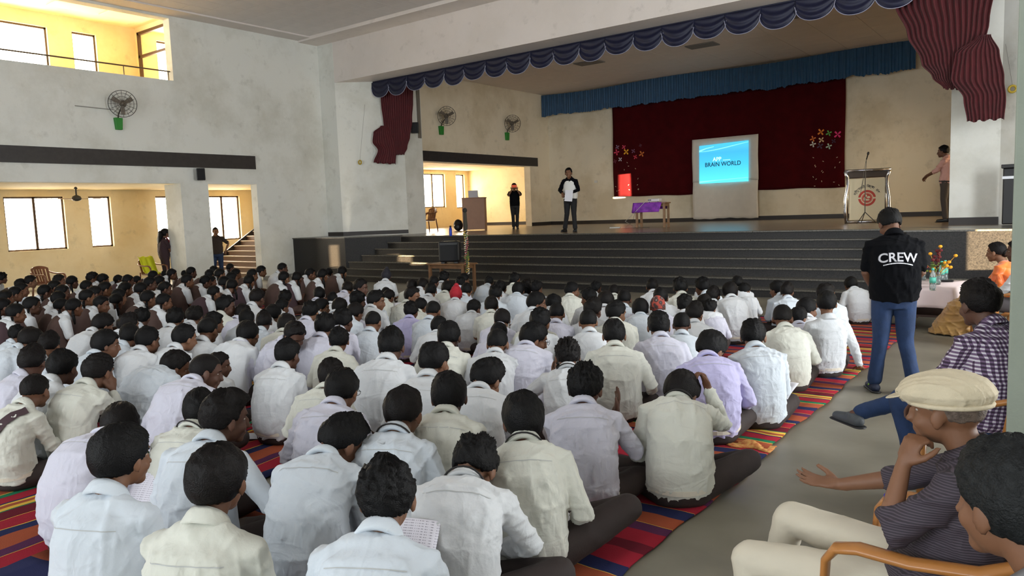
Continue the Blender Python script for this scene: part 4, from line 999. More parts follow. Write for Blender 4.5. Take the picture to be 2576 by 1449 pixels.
# ceiling fan in the aisle
r = thing('ceiling_fan', 'brown ceiling fan hanging in the left aisle', 'fan', (-22.0, 9.4, 2.55))
MB().lathe([(.02, .34), (.05, .30), (.02, .27), (.02, .12), (.10, .08), (.13, .02), (.10, -.03), (.03, -.05)], 20).build('motor', M_FAND, r, True)
for k in range(3):
    a = 2*PI*k/3+.9; b = MB(); d = Vector((math.cos(a), math.sin(a), 0)); s_ = Vector((-d.y, d.x, 0))
    q = [d*.12-s_*.03, d*.12+s_*.03, d*.62+s_*.065+Vector((0, 0, .02)), d*.62-s_*.055]
    b.add([tuple(x) for x in q], [(0, 1, 2, 3)]); o = b.build('blade', mat('blade_tan', (150, 110, 60), .4), r); o.modifiers.new('t', 'SOLIDIFY').thickness = .008
# ================================================================== AISLE STAIRCASE
r = thing('staircase', '', 'stairs'); del r['label'], r['category']; r['kind'] = 'structure'
for k in range(10):
    y0 = 13.7+.26*k
    bevel(MB().box(-23.4, -20.0, y0, y0+.27, .16*(k+1)-.035, .16*(k+1)).build('tread', mat('stair_tread', (150, 130, 110), .35), r), .006)
    MB().box(-23.4, -20.0, y0+.02, y0+.26, .16*k-.01, .16*(k+1)-.035).build('riser', mat('stair_riser', (96, 72, 56), .5), r)
MB().add([(-23.46, 13.6, 0), (-23.40, 13.6, 0), (-23.40, 16.4, 0), (-23.46, 16.4, 0), (-23.46, 13.6, .12), (-23.40, 13.6, .12), (-23.40, 16.4, 1.85), (-23.46, 16.4, 1.85)], [(0, 3, 2, 1), (4, 5, 6, 7), (0, 1, 5, 4), (1, 2, 6, 5), (2, 3, 7, 6), (3, 0, 4, 7)]).build('stringer', M_SK, r)
# ================================================================== STAGE FURNITURE
def four_leg_table(r, w_, d_, h, mt, top_t=.035, leg=.055, inset=.03, apron=.08, stretch=None):
    bevel(MB().box(-w_/2, w_/2, -d_/2, d_/2, h-top_t, h).build('tabletop', mt, r), .006)
    for sx in (-1, 1):
        for sy in (-1, 1):
            x, y = sx*(w_/2-inset-leg/2), sy*(d_/2-inset-leg/2); bevel(MB().box(x-leg/2, x+leg/2, y-leg/2, y+leg/2, 0, h-top_t).build('leg', mt, r), .004)
    b = MB()
    for sy in (-1, 1): b.box(-w_/2+inset+leg, w_/2-inset-leg, sy*(d_/2-inset-leg*.7)-.012, sy*(d_/2-inset-leg*.7)+.012, h-top_t-apron, h-top_t)
    for sx in (-1, 1): b.box(sx*(w_/2-inset-leg*.7)-.012, sx*(w_/2-inset-leg*.7)+.012, -d_/2+inset+leg, d_/2-inset-leg, h-top_t-apron, h-top_t)
    b.build('apron', mt, r)
    if stretch:
        b = MB()
        for sx in (-1, 1): b.box(sx*(w_/2-inset-leg/2)-.012, sx*(w_/2-inset-leg/2)+.012, -d_/2+.05, d_/2-.05, stretch, stretch+.04)
        b.build('stretcher', mt, r)
def draped(name, w_, d_, h, drop, m, seed=1, lab=None, drops=None):
    """tablecloth: top sheet with hanging, rippling sides"""
    rr = random.Random(seed); V = []; Fs = []; N = 96; per = []
    for i in range(N):
        a = i/N*4; k = int(a); f = a-k
        per.append([(-w_/2+w_*f, -d_/2), (w_/2, -d_/2+d_*f), (w_/2-w_*f, d_/2), (-w_/2, d_/2-d_*f)][k])
    V.append((0, 0, h))
    rows_ = 7
    for j in range(rows_):
        for i, (x, y) in enumerate(per):
            sdn = int(i/N*4); dr = (drops or [drop]*4)[sdn]; o_ = .012+j/(rows_-1)*(.03+.035*max(0, math.sin(i*.55+seed))); nx = x/(w_/2); ny = y/(d_/2); L = max(abs(nx), abs(ny))
            dx = (1 if nx > .99 else -1 if nx < -.99 else 0); dy = (1 if ny > .99 else -1 if ny < -.99 else 0)
            V.append((x+dx*o_, y+dy*o_, h+.004-dr*j/(rows_-1)))
    for i in range(N): Fs.append((0, 1+i, 1+(i+1) % N))
    for j in range(rows_-1):
        for i in range(N): Fs.append((1+j*N+i, 1+(j+1)*N+i, 1+(j+1)*N+(i+1) % N, 1+j*N+(i+1) % N))
    o = mesh_obj(name, V, Fs, m, None, True); o.modifiers.new('t', 'SOLIDIFY').thickness = .005
    if lab: tag(o, lab, 'tablecloth')
    return o
PT = Vector((-9.86, 20.0, ZS)); pr_ = math.radians(6)
r = thing('projector_table', 'small wooden table under the purple cloth on stage', 'table', PT, pr_); four_leg_table(r, .95, .48, .72, mat('wood_pale', (150, 116, 84), .5, .3, 9), leg=.06, stretch=.10)
c = draped('table_cover', .82, .50, .725, .26, mat('cloth_purple', (150, 60, 190), .6, 0, 9, col2=(110, 40, 150)), 3, 'purple patterned cloth over the projector table', [.28, .04, .2, .3]); c.location = PT+Vector((-.08, 0, 0)); c.rotation_euler = (0, 0, pr_)
r = thing('projector', 'white projector on the purple covered table', 'projector', PT+Vector((.08, 0, .732)), pr_)
bevel(MB().box(-.17, .17, -.12, .12, .015, .10).build('housing', mat('projector_white', (214, 212, 210), .4), r), .02, 3)
MB().lathe([(.035, 0), (.038, .02), (.03, .03)], 16).xf(Matrix.Translation((.09, .12, .06)) @ Matrix.Rotation(-PI/2, 4, 'X')).build('lens', M_BLACK, r, True)
for x in (-.13, .13): MB().lathe([(.012, 0), (.012, .016)], 10, (x, -.09, 0)).build('foot', M_BLACK, r)
for k in range(5): MB().box(-.16+.02*k, -.148+.02*k, -.124, -.119, .04, .08).build('vent_slot', M_BLACK, r)
# cables and power strip
q = onZ(1547, 574, ZS)
r = thing('power_strip', 'white power strip lying on the stage floor left of the projector table', 'power strip', q, .2); bevel(MB().box(-.16, .16, -.03, .03, 0, .035).build('casing', mat('strip_white', (226, 226, 222), .4), r), .006)
for k in range(4): MB().lathe([(.016, 0), (.016, .002)], 12, (-.11+.07*k, 0, .035)).build('socket', M_BLACK, r)
q2 = PT+Vector((-.35, -.26, .60)); 
def cable(name, pts, rad, m, lab): tag(MB().tube([tuple(p_) for p_ in pts], rad, 6).build(name, m, None, True), lab, 'cable')
cable('power_cable', [q+Vector((.15, 0, .02)), q+Vector((.5, .3, .012)), Vector((-10.6, 19.7, ZS+.2)), Vector((-10.2, 19.66, ZS+.5)), Vector((-9.9, 19.72, ZS+.80))], .006, mat('cable_white', (200, 198, 190), .5), 'white cable rising from the power strip to the projector')
cable('power_cable', [q+Vector((.9, .1, .01)), q+Vector((1.2, -.1, .01)), Vector((-10.5, 19.5, ZS+.012)), Vector((-10.3, 19.62, ZS+.2)), Vector((-10.2, 19.62, ZS+.6))], .005, M_BLACK, 'black cable coiling on the stage floor below the projector table')
# wooden lectern with laptop (left of stage)
LT = Vector((-16.85, 20.3, ZS))
r = thing('wooden_lectern', 'plain light brown wooden lectern on the left of the stage', 'lectern', LT, math.radians(30)); ml = mat('ply_brown', (158, 118, 92), .5, .08, 6)
bevel(MB().box(-.38, .38, -.22, -.19, .04, 1.12).build('front_panel', ml, r), .004)
for s_ in (-1, 1): bevel(MB().box(s_*.38-.015, s_*.38+.015, -.22, .22, .0, 1.12).build('side_panel', ml, r), .004)
bevel(MB().box(-.41, .41, -.25, .25, 1.12, 1.15).build('top', ml, r), .006); MB().box(-.36, .36, -.19, .2, .6, .62).build('shelf', ml, r)
r = thing('laptop', 'silver laptop open on the wooden lectern', 'laptop', LT+Vector((0, 0, 1.15)), math.radians(30)); ms = mat('silver_plastic', (190, 190, 196), .35)
bevel(MB().box(-.17, .17, -.12, .12, 0, .018).build('base', ms, r), .004)
o = bevel(MB().box(-.17, .17, -.006, .006, 0, .23).build('lid', ms, r), .004); o.location = (0, -.12, .015); o.rotation_euler = (.15, 0, 0)
MB().lathe([(.014, 0), (.014, .002)], 14).xf(Matrix.Translation((0, -.128, .13)) @ Matrix.Rotation(PI/2, 4, 'X')).build('lid_mark', mat('mark_grey', (120, 120, 126), .4), r)
# backpack and bottle
q = onZ(1160, 582, ZS)
r = thing('backpack', 'black backpack resting on the floor against the wooden lectern', 'backpack', (-17.55, 20.2, ZS), .4)
me = fuse('pack_body', [ellipsoid((0, 0, .20), (.17, .11, .21)), ellipsoid((0, -.09, .14), (.13, .06, .12))], .015, 3); link_part('pack_body', me, M_BLACK, r)
for s_ in (-1, 1): MB().tube([(s_*.08, .1, .36), (s_*.12, .16, .22), (s_*.1, .12, .04)], .014, 8).build('strap', M_BLACK, r, True)
q = onZ(1134, 594, ZS)
r = thing('water_bottle', 'blue metal water bottle standing at the stage edge', 'bottle', q)
MB().lathe([(.038, 0), (.040, .01), (.040, .19), (.026, .225), (.024, .24)], 18).build('bottle_body', mat('bottle_blue', (24, 52, 160), .3, metal=.3), r, True)
MB().lathe([(.028, .24), (.028, .275), (.02, .285)], 16).build('cap', M_BLACK, r, True)
# podium
PD = Vector((-4.22, 20.6, ZS)); PR = math.radians(14)
r = thing('podium', 'chrome framed podium with cream emblem panel on the right of the stage', 'podium', PD, PR); mc = mat('chrome', (200, 200, 205), .14, metal=1)
for s_ in (-1, 1):
    MB().tube([(s_*.46, -.16, .0), (s_*.50, -.20, .3), (s_*.49, -.21, .6), (s_*.44, -.20, .95), (s_*.45, -.24, 1.15), (s_*.50, -.30, 1.30)], .042, 14).build('tube_leg', mc, r, True)
    MB().tube([(s_*.44, .18, 0), (s_*.44, .18, 1.28)], .025, 12).build('rear_post', mc, r, True)
o = bevel(MB().box(-.40, .40, -.205, -.185, .08, 1.10).build('front_panel', mat('panel_ivory', (226, 212, 176), .5), r), .004)
bevel(MB().box(-.47, .47, -.215, .2, 1.13, 1.17).build('shelf', M_WOODD, r), .004)
bevel(MB().box(-.46, .46, -.26, -.24, 1.14, 1.30).build('head_board', mat('board_brown', (70, 54, 40), .6), r), .004)
MB().tube([(-.52, -.30, 1.31), (.52, -.30, 1.31)], .03, 12).build('top_rail', mc, r, True); MB().tube([(-.45, -.2, .03), (.45, -.2, .03)], .03, 12).build('bottom_rail', mc, r, True)
em = mat('emblem_red', (196, 66, 48), .6); eb = mat('emblem_ink', (40, 34, 34), .6)
def ring_mb(r0, r1, cx, cz, y, n=40, a0=0, a1=2*PI):
    b = MB(); m_ = n
    for i in range(m_):
        a, a2 = a0+(a1-a0)*i/m_, a0+(a1-a0)*(i+1)/m_
        P = [(cx+r0*math.cos(a), y, cz+r0*math.sin(a)), (cx+r1*math.cos(a), y, cz+r1*math.sin(a)), (cx+r1*math.cos(a2), y, cz+r1*math.sin(a2)), (cx+r0*math.cos(a2), y, cz+r0*math.sin(a2))]
        b.add(P, [(0, 3, 2, 1)] if False else [(0, 1, 2, 3)])
    return b
ring_mb(.145, .20, 0, .62, -.207).build('emblem_ring', em, o); ring_mb(0.001, .125, 0, .62, -.207).build('emblem_disc', em, o)
for a in (PI*.93, PI*1.07-PI, 0): pass
for s_ in (-1, 1): bevel(MB().box(s_*.172-.03, s_*.172+.03, -.2085, -.2065, .60, .64).build('emblem_mark', mat('panel_ivory', (0, 0, 0)), o), .001)
iv = MATS['panel_ivory']
b = MB()
for (x, z, rx_, rz_) in ((-.05, .60, .028, .05), (.035, .64, .04, .03), (.01, .575, .05, .022), (-.02, .68, .02, .03)):
    n = len(b.V); P = [(x+rx_*math.cos(a), -.2085, z+rz_*math.sin(a)) for a in np.linspace(0, 2*PI, 14)[:-1]]; b.add(P, [tuple(range(13))])
b.build('emblem_drawing', iv, o)
ring_mb(.108, .113, 0, .62, -.2082).build('emblem_line', iv, o)
try:
    import os as _os
    fp = _os.path.join(bpy.utils.resource_path('LOCAL'), 'datafiles', 'fonts', 'NotoSansDevanagari-Regular.woff2')
    fnt = None
except Exception: fnt = None
words = ['श्री', 'गु', 'ज', 'रा', 'ती', ' ', 'िश', 'क्ष', 'ण', ' ', 'सं', 'घ']
for i, wd in enumerate(words):
    if wd == ' ': continue
    a = math.radians(152-124*i/(len(words)-1)); R1 = .265
    text_obj(wd, .085, eb, o, (R1*math.cos(a), -.207, .62+R1*math.sin(a)), rot=(PI/2, -(a-PI/2), 0), ext=.001, bold=.0012)
def mic_stand(label, loc, h, rz=0):
    r = thing('microphone_stand', label, 'microphone stand', loc, rz)
    for k in range(3):
        a = 2*PI*k/3; MB().tube([(0, 0, .28), (.26*math.cos(a), .26*math.sin(a), .01)], .009, 8).build('leg', M_BLACK, r)
    MB().tube([(0, 0, .26), (0, 0, h*.72)], .011, 8).build('pole', M_FAND, r); MB().tube([(0, 0, h*.70), (.02, 0, h*.95)], .008, 8).build('boom', M_FAND, r)
    MB().lathe([(.012, 0), (.014, .12), (.026, .13), (.028, .16), (.018, .19)], 14).xf(Matrix.Translation((.02, 0, h*.93)) @ Matrix.Rotation(.25, 4, 'Y')).build('microphone', M_BLACK, r, True)
    MB().tube([(.02, -.02, h*.93), (-.02, -.04, h*.8), (-.06, -.03, h*.6), (-.10, -.03, h*.45), (-.02, -.02, h*.7)], .004, 6).build('cable', M_BLACK, r)
mic_stand('tall microphone stand in front of the podium', PD+Vector((.12, -.75, 0)), 1.66)
# tall black column at right stage
r = thing('column_speaker', 'tall slim black speaker column at the right edge of the stage', 'speaker', (-.98, 17.0, ZS+.02)); bevel(MB().box(-.12, .12, -.12, .12, 0, 1.05).build('cabinet', M_BLACK, r), .02); bevel(MB().box(-.15, .15, -.15, .15, 1.05, 1.12).build('cap', M_BLACK, r), .01); MB().box(-.13, .13, -.13, .13, .85, .9).build('band', M_METAL, r)
# ================================================================== TABLE WITH SPEAKER AND GARLANDED POLE (hall floor)
TB = Vector((-11.35, 12.78, 0))
r = thing('speaker_table', 'small old wooden table below the steps carrying a black speaker', 'table', TB, .0); four_leg_table(r, 1.12, .5, .66, M_WOOD, leg=.06)
r = thing('portable_speaker', 'black portable speaker on the wooden table in front of the steps', 'speaker', TB+Vector((-.03, 0, .662)), math.radians(32))
bevel(MB().box(-.24, .24, -.17, .17, .03, .50).build('cabinet', M_BLACK, r), .05, 4); bevel(MB().box(-.20, .20, -.185, -.17, .06, .42).build('front_grille', MATS['grille_black'], r), .012)
for s_ in (-.15, .15): MB().box(s_-.04, s_+.04, -.15, .15, 0, .03).build('foot', M_BLACK, r)
MB().tube([(-.16, 0, .49), (-.13, 0, .535), (.13, 0, .535), (.16, 0, .49)], .016, 8).build('handle', M_BLACK, r, True)
GP = Vector((-10.75, 12.62, 0))
r = thing('garlanded_pole', 'dark pole wrapped in a flower garland beside the speaker table', 'pole', GP)
MB().lathe([(.17, 0), (.17, .02), (.03, .04), (.022, .06)], 20).build('base', M_FAND, r, True); MB().tube([(0, 0, .05), (0, 0, 1.40)], .020, 10).build('pole', M_FAND, r)
V, Fs = tube([(0, 0, 1.38), (0, 0, 1.50), (0, 0, 1.62), (.0, 0, 1.78)], [.034, .05, .040, .036], 12, cap='round'); mesh_obj('wrapped_mic', V, Fs, mat('olive_dark', (56, 52, 42), .8), r, True); V, Fs = ellipsoid((0, 0, 1.84), (.05, .05, .055)); mesh_obj('foam_cap', V, Fs, mat('foam_dark', (38, 36, 34), .9), r, True)
rr = random.Random(9); cols = [mat('petal_white', (226, 220, 200), .7), mat('petal_pink', (190, 90, 100), .7), mat('leaf_green', (96, 120, 50), .7), mat('petal_yellow', (206, 170, 70), .7)]
gm = {i: MB() for i in range(4)}
for k in range(230):
    z = .45+.95*k/230; a = k*.55; V, Fs = ellipsoid((.036*math.cos(a)+rr.uniform(-.01, .01), .036*math.sin(a)+rr.uniform(-.01, .01), z+rr.uniform(-.01, .01)), (.014, .014, .010), None, 6, 4); gm[(k//3) % 4].add(V, Fs)
for i in range(4): o = gm[i].build('garland_flowers', cols[i], r, True); o['kind'] = 'stuff'
for zc in (1.28, .82):
    b = MB()
    for k in range(14): a = rr.uniform(0, 6.3); V, Fs = ellipsoid((.07*math.cos(a)*rr.random(), .07*math.sin(a)*rr.random(), zc+rr.uniform(-.04, .04)), (.03, .02, .012), rotz(a), 8, 5); b.add(V, Fs)
    o = b.build('leaf_bunch', cols[2], r, True)
# ================================================================== TEA TABLE ON THE RIGHT
def T_(u, v, z): return onZ(u, v, z)
TT = Vector((-1.58, 11.75, 0)); tr_ = math.radians(-3)
r = thing('tea_table', 'low dark wooden table with shelf under the pinkish white tablecloth', 'table', TT, tr_); four_leg_table(r, .66, 1.15, .55, M_WOODD, leg=.055); bevel(MB().box(-.27, .27, -.5, .5, .16, .19).build('shelf', M_WOODD, r), .004)
c = draped('tablecloth', .72, 1.22, .556, .25, mat('cloth_pinkwhite', (216, 200, 200), .8, .04, 6), 2, 'pinkish white cloth covering the low tea table', [.25, .24, .22, .24]); c.location = TT; c.rotation_euler = (0, 0, tr_)
def pet_bottle(label, x, y):
    r = thing('plastic_bottle', label, 'bottle', (x, y, .562), group='water bottles on the tea table')
    cl_ = mat('pet_clear', (200, 214, 214), .08, trans=.85); 
    MB().lathe([(.034, 0), (.038, .01), (.038, .07), (.035, .08), (.038, .09), (.038, .19), (.033, .215), (.014, .25), (.0135, .265)], 18).build('bottle_body', cl_, r, True)
    MB().lathe([(.0395, .10), (.0395, .17)], 18).build('bottle_label', mat('label_green', (90, 190, 170), .5), r, True); MB().lathe([(.017, .262), (.017, .285), (.012, .288)], 14).build('cap', mat('cap_teal', (80, 190, 170), .4), r, True)
for (u, v, lb) in ((2322, 705, 'water bottle with teal cap at the back left of the tea table'), (2346, 731, 'water bottle with teal cap, nearest the front of the tea table'), (2368, 708, 'water bottle with teal cap behind the yellow flowers, left of a pair'), (2377, 705, 'water bottle with teal cap, rightmost on the tea table')):
    q = onZ(u, v, .56); pet_bottle(lb, q.x, q.y)
q = onZ(2306, 723, .56)
r = thing('flower_vase', 'purple vase with a flat bunch of red and green flowers on the tea table', 'vase', (q.x, q.y, .562))
MB().lathe([(.035, 0), (.05, .04), (.06, .09), (.045, .13), (.024, .155), (.03, .17)], 20).build('vase_body', mat('vase_purple', (72, 46, 84), .3), r, True)
for i, (cc, n) in enumerate((((170, 40, 46), 26), ((120, 140, 50), 22))):
    b = MB()
    for k in range(n): a = rr.uniform(0, 6.3); d_ = .125*math.sqrt(rr.random()); V, Fs = ellipsoid((d_*math.cos(a), d_*math.sin(a), .27+(.02 if i == 0 else -.02)-d_*.25+rr.uniform(-.01, .01)), (.022, .022, .016), None, 8, 5); b.add(V, Fs)
    for k in range(8): a = k*.8; b.tube([(0, 0, .15), (.07*math.cos(a), .07*math.sin(a), .25)], .004, 5)
    b.build('flower_bunch' if i == 0 else 'leaf_bunch', mat('bloom_%d' % i, cc, .7), r, True)
q = onZ(2352, 716, .56)
r = thing('flower_vase', 'glass vase with tall yellow and maroon flowers on the tea table', 'vase', (q.x+.03, q.y+.02, .562))
MB().lathe([(.035, 0), (.04, .06), (.03, .14), (.045, .17)], 18).build('vase_body', MATS['pet_clear'], r, True)
for nm, cc, pts in (('yellow_flowers', (226, 160, 30), [(-.20, .34), (-.10, .42), (.02, .52), (.21, .40), (-.08, .18), (.08, .30), (.11, .26), (.13, .31), (.06, .25), (-.05, .22), (.15, .24)]), ('maroon_flowers', (96, 18, 26), [(-.02, .46), (0, .42), (-.05, .38), (.02, .38), (-.02, .33), (-.06, .34), (.03, .47)])):
    b = MB()
    for x, z in pts:
        y = rr.uniform(-.04, .04); V, Fs = ellipsoid((x, y, z), (.026, .026, .022), None, 8, 6); b.add(V, Fs); b.tube([(0, 0, .12), (x*.5, y*.5, z*.6+.03), (x, y, z)], .003, 5)
    b.build(nm, mat('bloom_'+nm, cc, .7), r, True)
b = MB()
for k in range(22): a = rr.uniform(0, 6.3); V, Fs = ellipsoid((.07*math.cos(a), .05*math.sin(a), .18+.12*rr.random()), (.03, .012, .010), rotz(a), 8, 5); b.add(V, Fs)
b.build('leaf_bunch', cols[2], r, True)
q = onZ(2385, 709, .56); tag(bevel(MB().box(-.09, .09, -.03, .03, 0, .025).build('spectacle_case', M_BLACK), .008), 'small dark case lying beside the bottles on the tea table', 'case').location = (q.x-.02, q.y, .562)
# ================================================================== MATS
def rug_mat(name, seq, axis, period, seed=0, wob=.012):
    """woven stripes: seq = list of (width, colour) across the given axis"""
    m = bpy.data.materials.new(name); m.use_nodes = True; nt = m.node_tree; b = nt.nodes['Principled BSDF']; b.inputs['Roughness'].default_value = .95; b.inputs['Specular IOR Level'].default_value = .1
    tc = nt.nodes.new('ShaderNodeTexCoord'); sx = nt.nodes.new('ShaderNodeSeparateXYZ'); nt.links.new(tc.outputs['Object'], sx.inputs[0])
    n = nt.nodes.new('ShaderNodeTexNoise'); n.inputs['Scale'].default_value = 2.2; nt.links.new(tc.outputs['Object'], n.inputs['Vector'])
    ml_ = nt.nodes.new('ShaderNodeMath'); ml_.operation = 'MULTIPLY_ADD'; nt.links.new(n.outputs[0], ml_.inputs[0]); ml_.inputs[1].default_value = wob*8; nt.links.new(sx.outputs[axis], ml_.inputs[2])
    dv = nt.nodes.new('ShaderNodeMath'); dv.operation = 'DIVIDE'; nt.links.new(ml_.outputs[0], dv.inputs[0]); dv.inputs[1].default_value = period
    fr = nt.nodes.new('ShaderNodeMath'); fr.operation = 'FRACT'; nt.links.new(dv.outputs[0], fr.inputs[0])
    tot = sum(s_[0] for s_ in seq); half = len(seq)//2; prev = None
    def ramp(sub, base, span):
        rp = nt.nodes.new('ShaderNodeValToRGB'); rp.color_ramp.interpolation = 'CONSTANT'; e = rp.color_ramp.elements; x = base
        for i, (w_, c_) in enumerate(sub):
            if i == 0: e[0].position = 0; e[0].color = srgb(*c_)
            elif i == 1: e[1].position = min(x, .999); e[1].color = srgb(*c_)
            else: k_ = e.new(min(x, .999)); k_.color = srgb(*c_)
            x += w_/tot
        nt.links.new(fr.outputs[0], rp.inputs[0]); return rp, x
    r1, x1 = ramp(seq[:half], 0, 1); r2, x2 = ramp(seq[half:], x1, 1)
    gt = nt.nodes.new('ShaderNodeMath'); gt.operation = 'GREATER_THAN'; nt.links.new(fr.outputs[0], gt.inputs[0]); gt.inputs[1].default_value = x1
    mx = nt.nodes.new('ShaderNodeMix'); mx.data_type = 'RGBA'; nt.links.new(gt.outputs[0], mx.inputs[0]); nt.links.new(r1.outputs[0], mx.inputs[6]); nt.links.new(r2.outputs[0], mx.inputs[7])
    nt.links.new(mx.outputs[2], b.inputs['Base Color'])
    wv = nt.nodes.new('ShaderNodeTexNoise'); wv.inputs['Scale'].default_value = 160; nt.links.new(tc.outputs['Object'], wv.inputs['Vector'])
    bp = nt.nodes.new('ShaderNodeBump'); bp.inputs['Strength'].default_value = .4; bp.inputs['Distance'].default_value = .004; nt.links.new(wv.outputs[0], bp.inputs['Height']); nt.links.new(bp.outputs[0], b.inputs['Normal'])
    return m
CR, NV, OR, PU, GR, YE, MA, RD = (142, 34, 48), (38, 42, 76), (146, 74, 50), (78, 40, 70), (34, 106, 74), (198, 160, 64), (92, 26, 38), (158, 44, 46)
SEQ = [(7, CR), (.4, YE), (5, NV), (.4, OR), (8, OR), (5, PU), (.3, YE), (7, CR), (.4, OR), (6, NV), (8, OR), (.5, YE), (3, GR), (.4, MA), (6, CR), (1, NV), (1.5, YE), (2.2, OR), (2.2, YE), (1, GR), (7, MA), (.5, YE)]
SEQ2 = [(12, CR), (8, PU), (.4, YE), (12, OR), (9, NV), (.4, YE), (10, CR), (8, PU), (12, OR), (.4, YE), (9, NV), (12, CR), (8, MA)]
def rug(label, x0, x1, y0, y1, axis, seq, period, rz=0, z=.004, seed=1, curl=None):
    cx, cy = (x0+x1)/2, (y0+y1)/2; nx, ny = max(8, int((x1-x0)*9)), max(8, int((y1-y0)*9)); rr = random.Random(seed); ph = [rr.uniform(0, 6) for _ in range(5)]; V = []
    for j in range(ny+1):
        for i in range(nx+1):
            x = (x1-x0)*(i/nx-.5); y = (y1-y0)*(j/ny-.5); e = 1
            zz = .004+.004*(1+math.sin(x*5+ph[0]+math.sin(y*3)))*abs(math.sin(y*4+ph[1]))
            if i in (0, nx): x += .018*math.sin(y*3.1+ph[2])+.01*math.sin(y*11+ph[3])
            if j in (0, ny): y += .02*math.sin(x*4+ph[4])
            V.append((x, y, zz))
    Fs = [(j*(nx+1)+i, j*(nx+1)+i+1, (j+1)*(nx+1)+i+1, (j+1)*(nx+1)+i) for j in range(ny) for i in range(nx)]
    o = mesh_obj('striped_rug', V, Fs, rug_mat('rug_%d' % seed, seq, axis, period, seed), None, True); o.modifiers.new('t', 'SOLIDIFY').thickness = -.008
    o.location = (cx, cy, z); o.rotation_euler = (0, 0, rz); tag(o, label, 'rug', 'striped cotton rugs on the floor'); return o
rug('striped rug in the front right, stripes running sideways along the bare floor edge', -4.2, -1.66, 1.55, 5.22, 1, SEQ2, 1.22, seed=1)
rug('striped rug behind the front right rug, reaching under the man in the CREW shirt', -4.1, -1.68, 5.18, 11.4, 1, SEQ, 1.25, seed=2, z=.012)
rug('rug with wide red and navy bands in the bottom left corner', -4.30, -2.9, .2, 1.62, 1, [(22, RD), (.5, YE), (14, NV), (.5, OR), (20, OR), (12, CR)], 1.3, rz=.10, seed=3, z=.016)
rug('long striped runner on the left with a maroon border beside the floor gap', -5.95, -4.42, .6, 8.2, 0, SEQ, 1.5, rz=.05, seed=4)
rug('striped runner under the boys, second from the centre gap on the left', -7.5, -5.98, .6, 7.2, 0, SEQ, 1.5, rz=.03, seed=5, z=.010)
rug('striped runner under the boys, third from the centre gap on the left', -9.0, -7.52, 1.2, 5.6, 0, SEQ2, 1.5, seed=6)
rug('striped runner nearest the schoolgirls on the boys side', -10.6, -9.05, 1.2, 5.0, 0, SEQ, 1.5, seed=7)
rug('reddish rug under the seated schoolgirls, right half', -13.6, -11.35, 1.5, 9.6, 0, SEQ2, 1.6, seed=8)
rug('reddish rug under the seated schoolgirls near the wall', -16.4, -13.65, 1.5, 9.8, 0, SEQ, 1.6, seed=9)
rug('striped rug in the middle rows before the steps', -7.4, -4.25, 5.4, 10.2, 1, SEQ, 1.3, seed=10)
# rumpled end of the second rug
V = []; 
for j in range(9):
    for i in range(31):
        x = -2.55+.90*i/30; V.append((x, 5.12+.16*j/8+.02*math.sin(i*.8), .022+.035*max(0, math.sin(i*.75+j*.5))*math.sin(j/8*PI)))
o = mesh_obj('rug_fold', V, [(j*31+i, j*31+i+1, (j+1)*31+i+1, (j+1)*31+i) for j in range(8) for i in range(30)], mat('rug_end_yellow', (206, 160, 86), .9, 0, 30, col2=(170, 84, 40)), None, True); o.modifiers.new('t', 'SOLIDIFY').thickness = .006; tag(o, 'rumpled yellow orange end fold where two right rugs meet', 'rug end')
# ================================================================== PAPERS
def paper_mat():
    m = bpy.data.materials.new('printed_paper'); m.use_nodes = True; nt = m.node_tree; b = nt.nodes['Principled BSDF']; b.inputs['Roughness'].default_value = .8
    tc = nt.nodes.new('ShaderNodeTexCoord'); mp_ = nt.nodes.new('ShaderNodeMapping'); mp_.inputs['Scale'].default_value = (120, 1, 1); nt.links.new(tc.outputs['Object'], mp_.inputs[0])
    br = nt.nodes.new('ShaderNodeTexNoise'); br.inputs['Scale'].default_value = 2.0; nt.links.new(mp_.outputs[0], br.inputs['Vector'])
    wv = nt.nodes.new('ShaderNodeTexWave'); wv.bands_direction = 'Y'; wv.inputs['Scale'].default_value = 28; nt.links.new(tc.outputs['Object'], wv.inputs['Vector'])
    a_ = nt.nodes.new('ShaderNodeMath'); a_.operation = 'GREATER_THAN'; nt.links.new(wv.outputs['Fac'], a_.inputs[0]); a_.inputs[1].default_value = .72
    c_ = nt.nodes.new('ShaderNodeMath'); c_.operation = 'GREATER_THAN'; nt.links.new(br.outputs[0], c_.inputs[0]); c_.inputs[1].default_value = .50
    d_ = nt.nodes.new('ShaderNodeMath'); d_.operation = 'MULTIPLY'; nt.links.new(a_.outputs[0], d_.inputs[0]); nt.links.new(c_.outputs[0], d_.inputs[1])
    mx = nt.nodes.new('ShaderNodeMix'); mx.data_type = 'RGBA'; mx.inputs[6].default_value = srgb(216, 214, 224); mx.inputs[7].default_value = srgb(150, 148, 160); nt.links.new(d_.outputs[0], mx.inputs[0]); nt.links.new(mx.outputs[2], b.inputs['Base Color']); return m
M_PRINT = paper_mat(); M_PAPER = mat('blank_paper', (218, 218, 224), .8)
def paper(label, u, v, z, rot, tilt=(0, 0), prn=True, s=1.0):
    q = onZ(u, v, z); V = []
    for j in range(9):
        for i in range(7): V.append(((i/6-.5)*.21*s, (j/8-.5)*.297*s, .012*math.sin(i/6*PI)+.01*math.sin(j/8*PI*1.3)))
    o = mesh_obj('paper_sheet', V, [(j*7+i, j*7+i+1, (j+1)*7+i+1, (j+1)*7+i) for j in range(8) for i in range(6)], M_PRINT if prn else M_PAPER, None, True); o.modifiers.new('t', 'SOLIDIFY').thickness = .0012
    o.location = q; o.rotation_euler = (math.radians(tilt[0]), math.radians(tilt[1]), math.radians(rot)); tag(o, label, 'paper', 'question sheets of the pupils'); return o
paper('printed form held low by the boy nearest the camera', 1028, 1398, .42, 30, (48, 4))
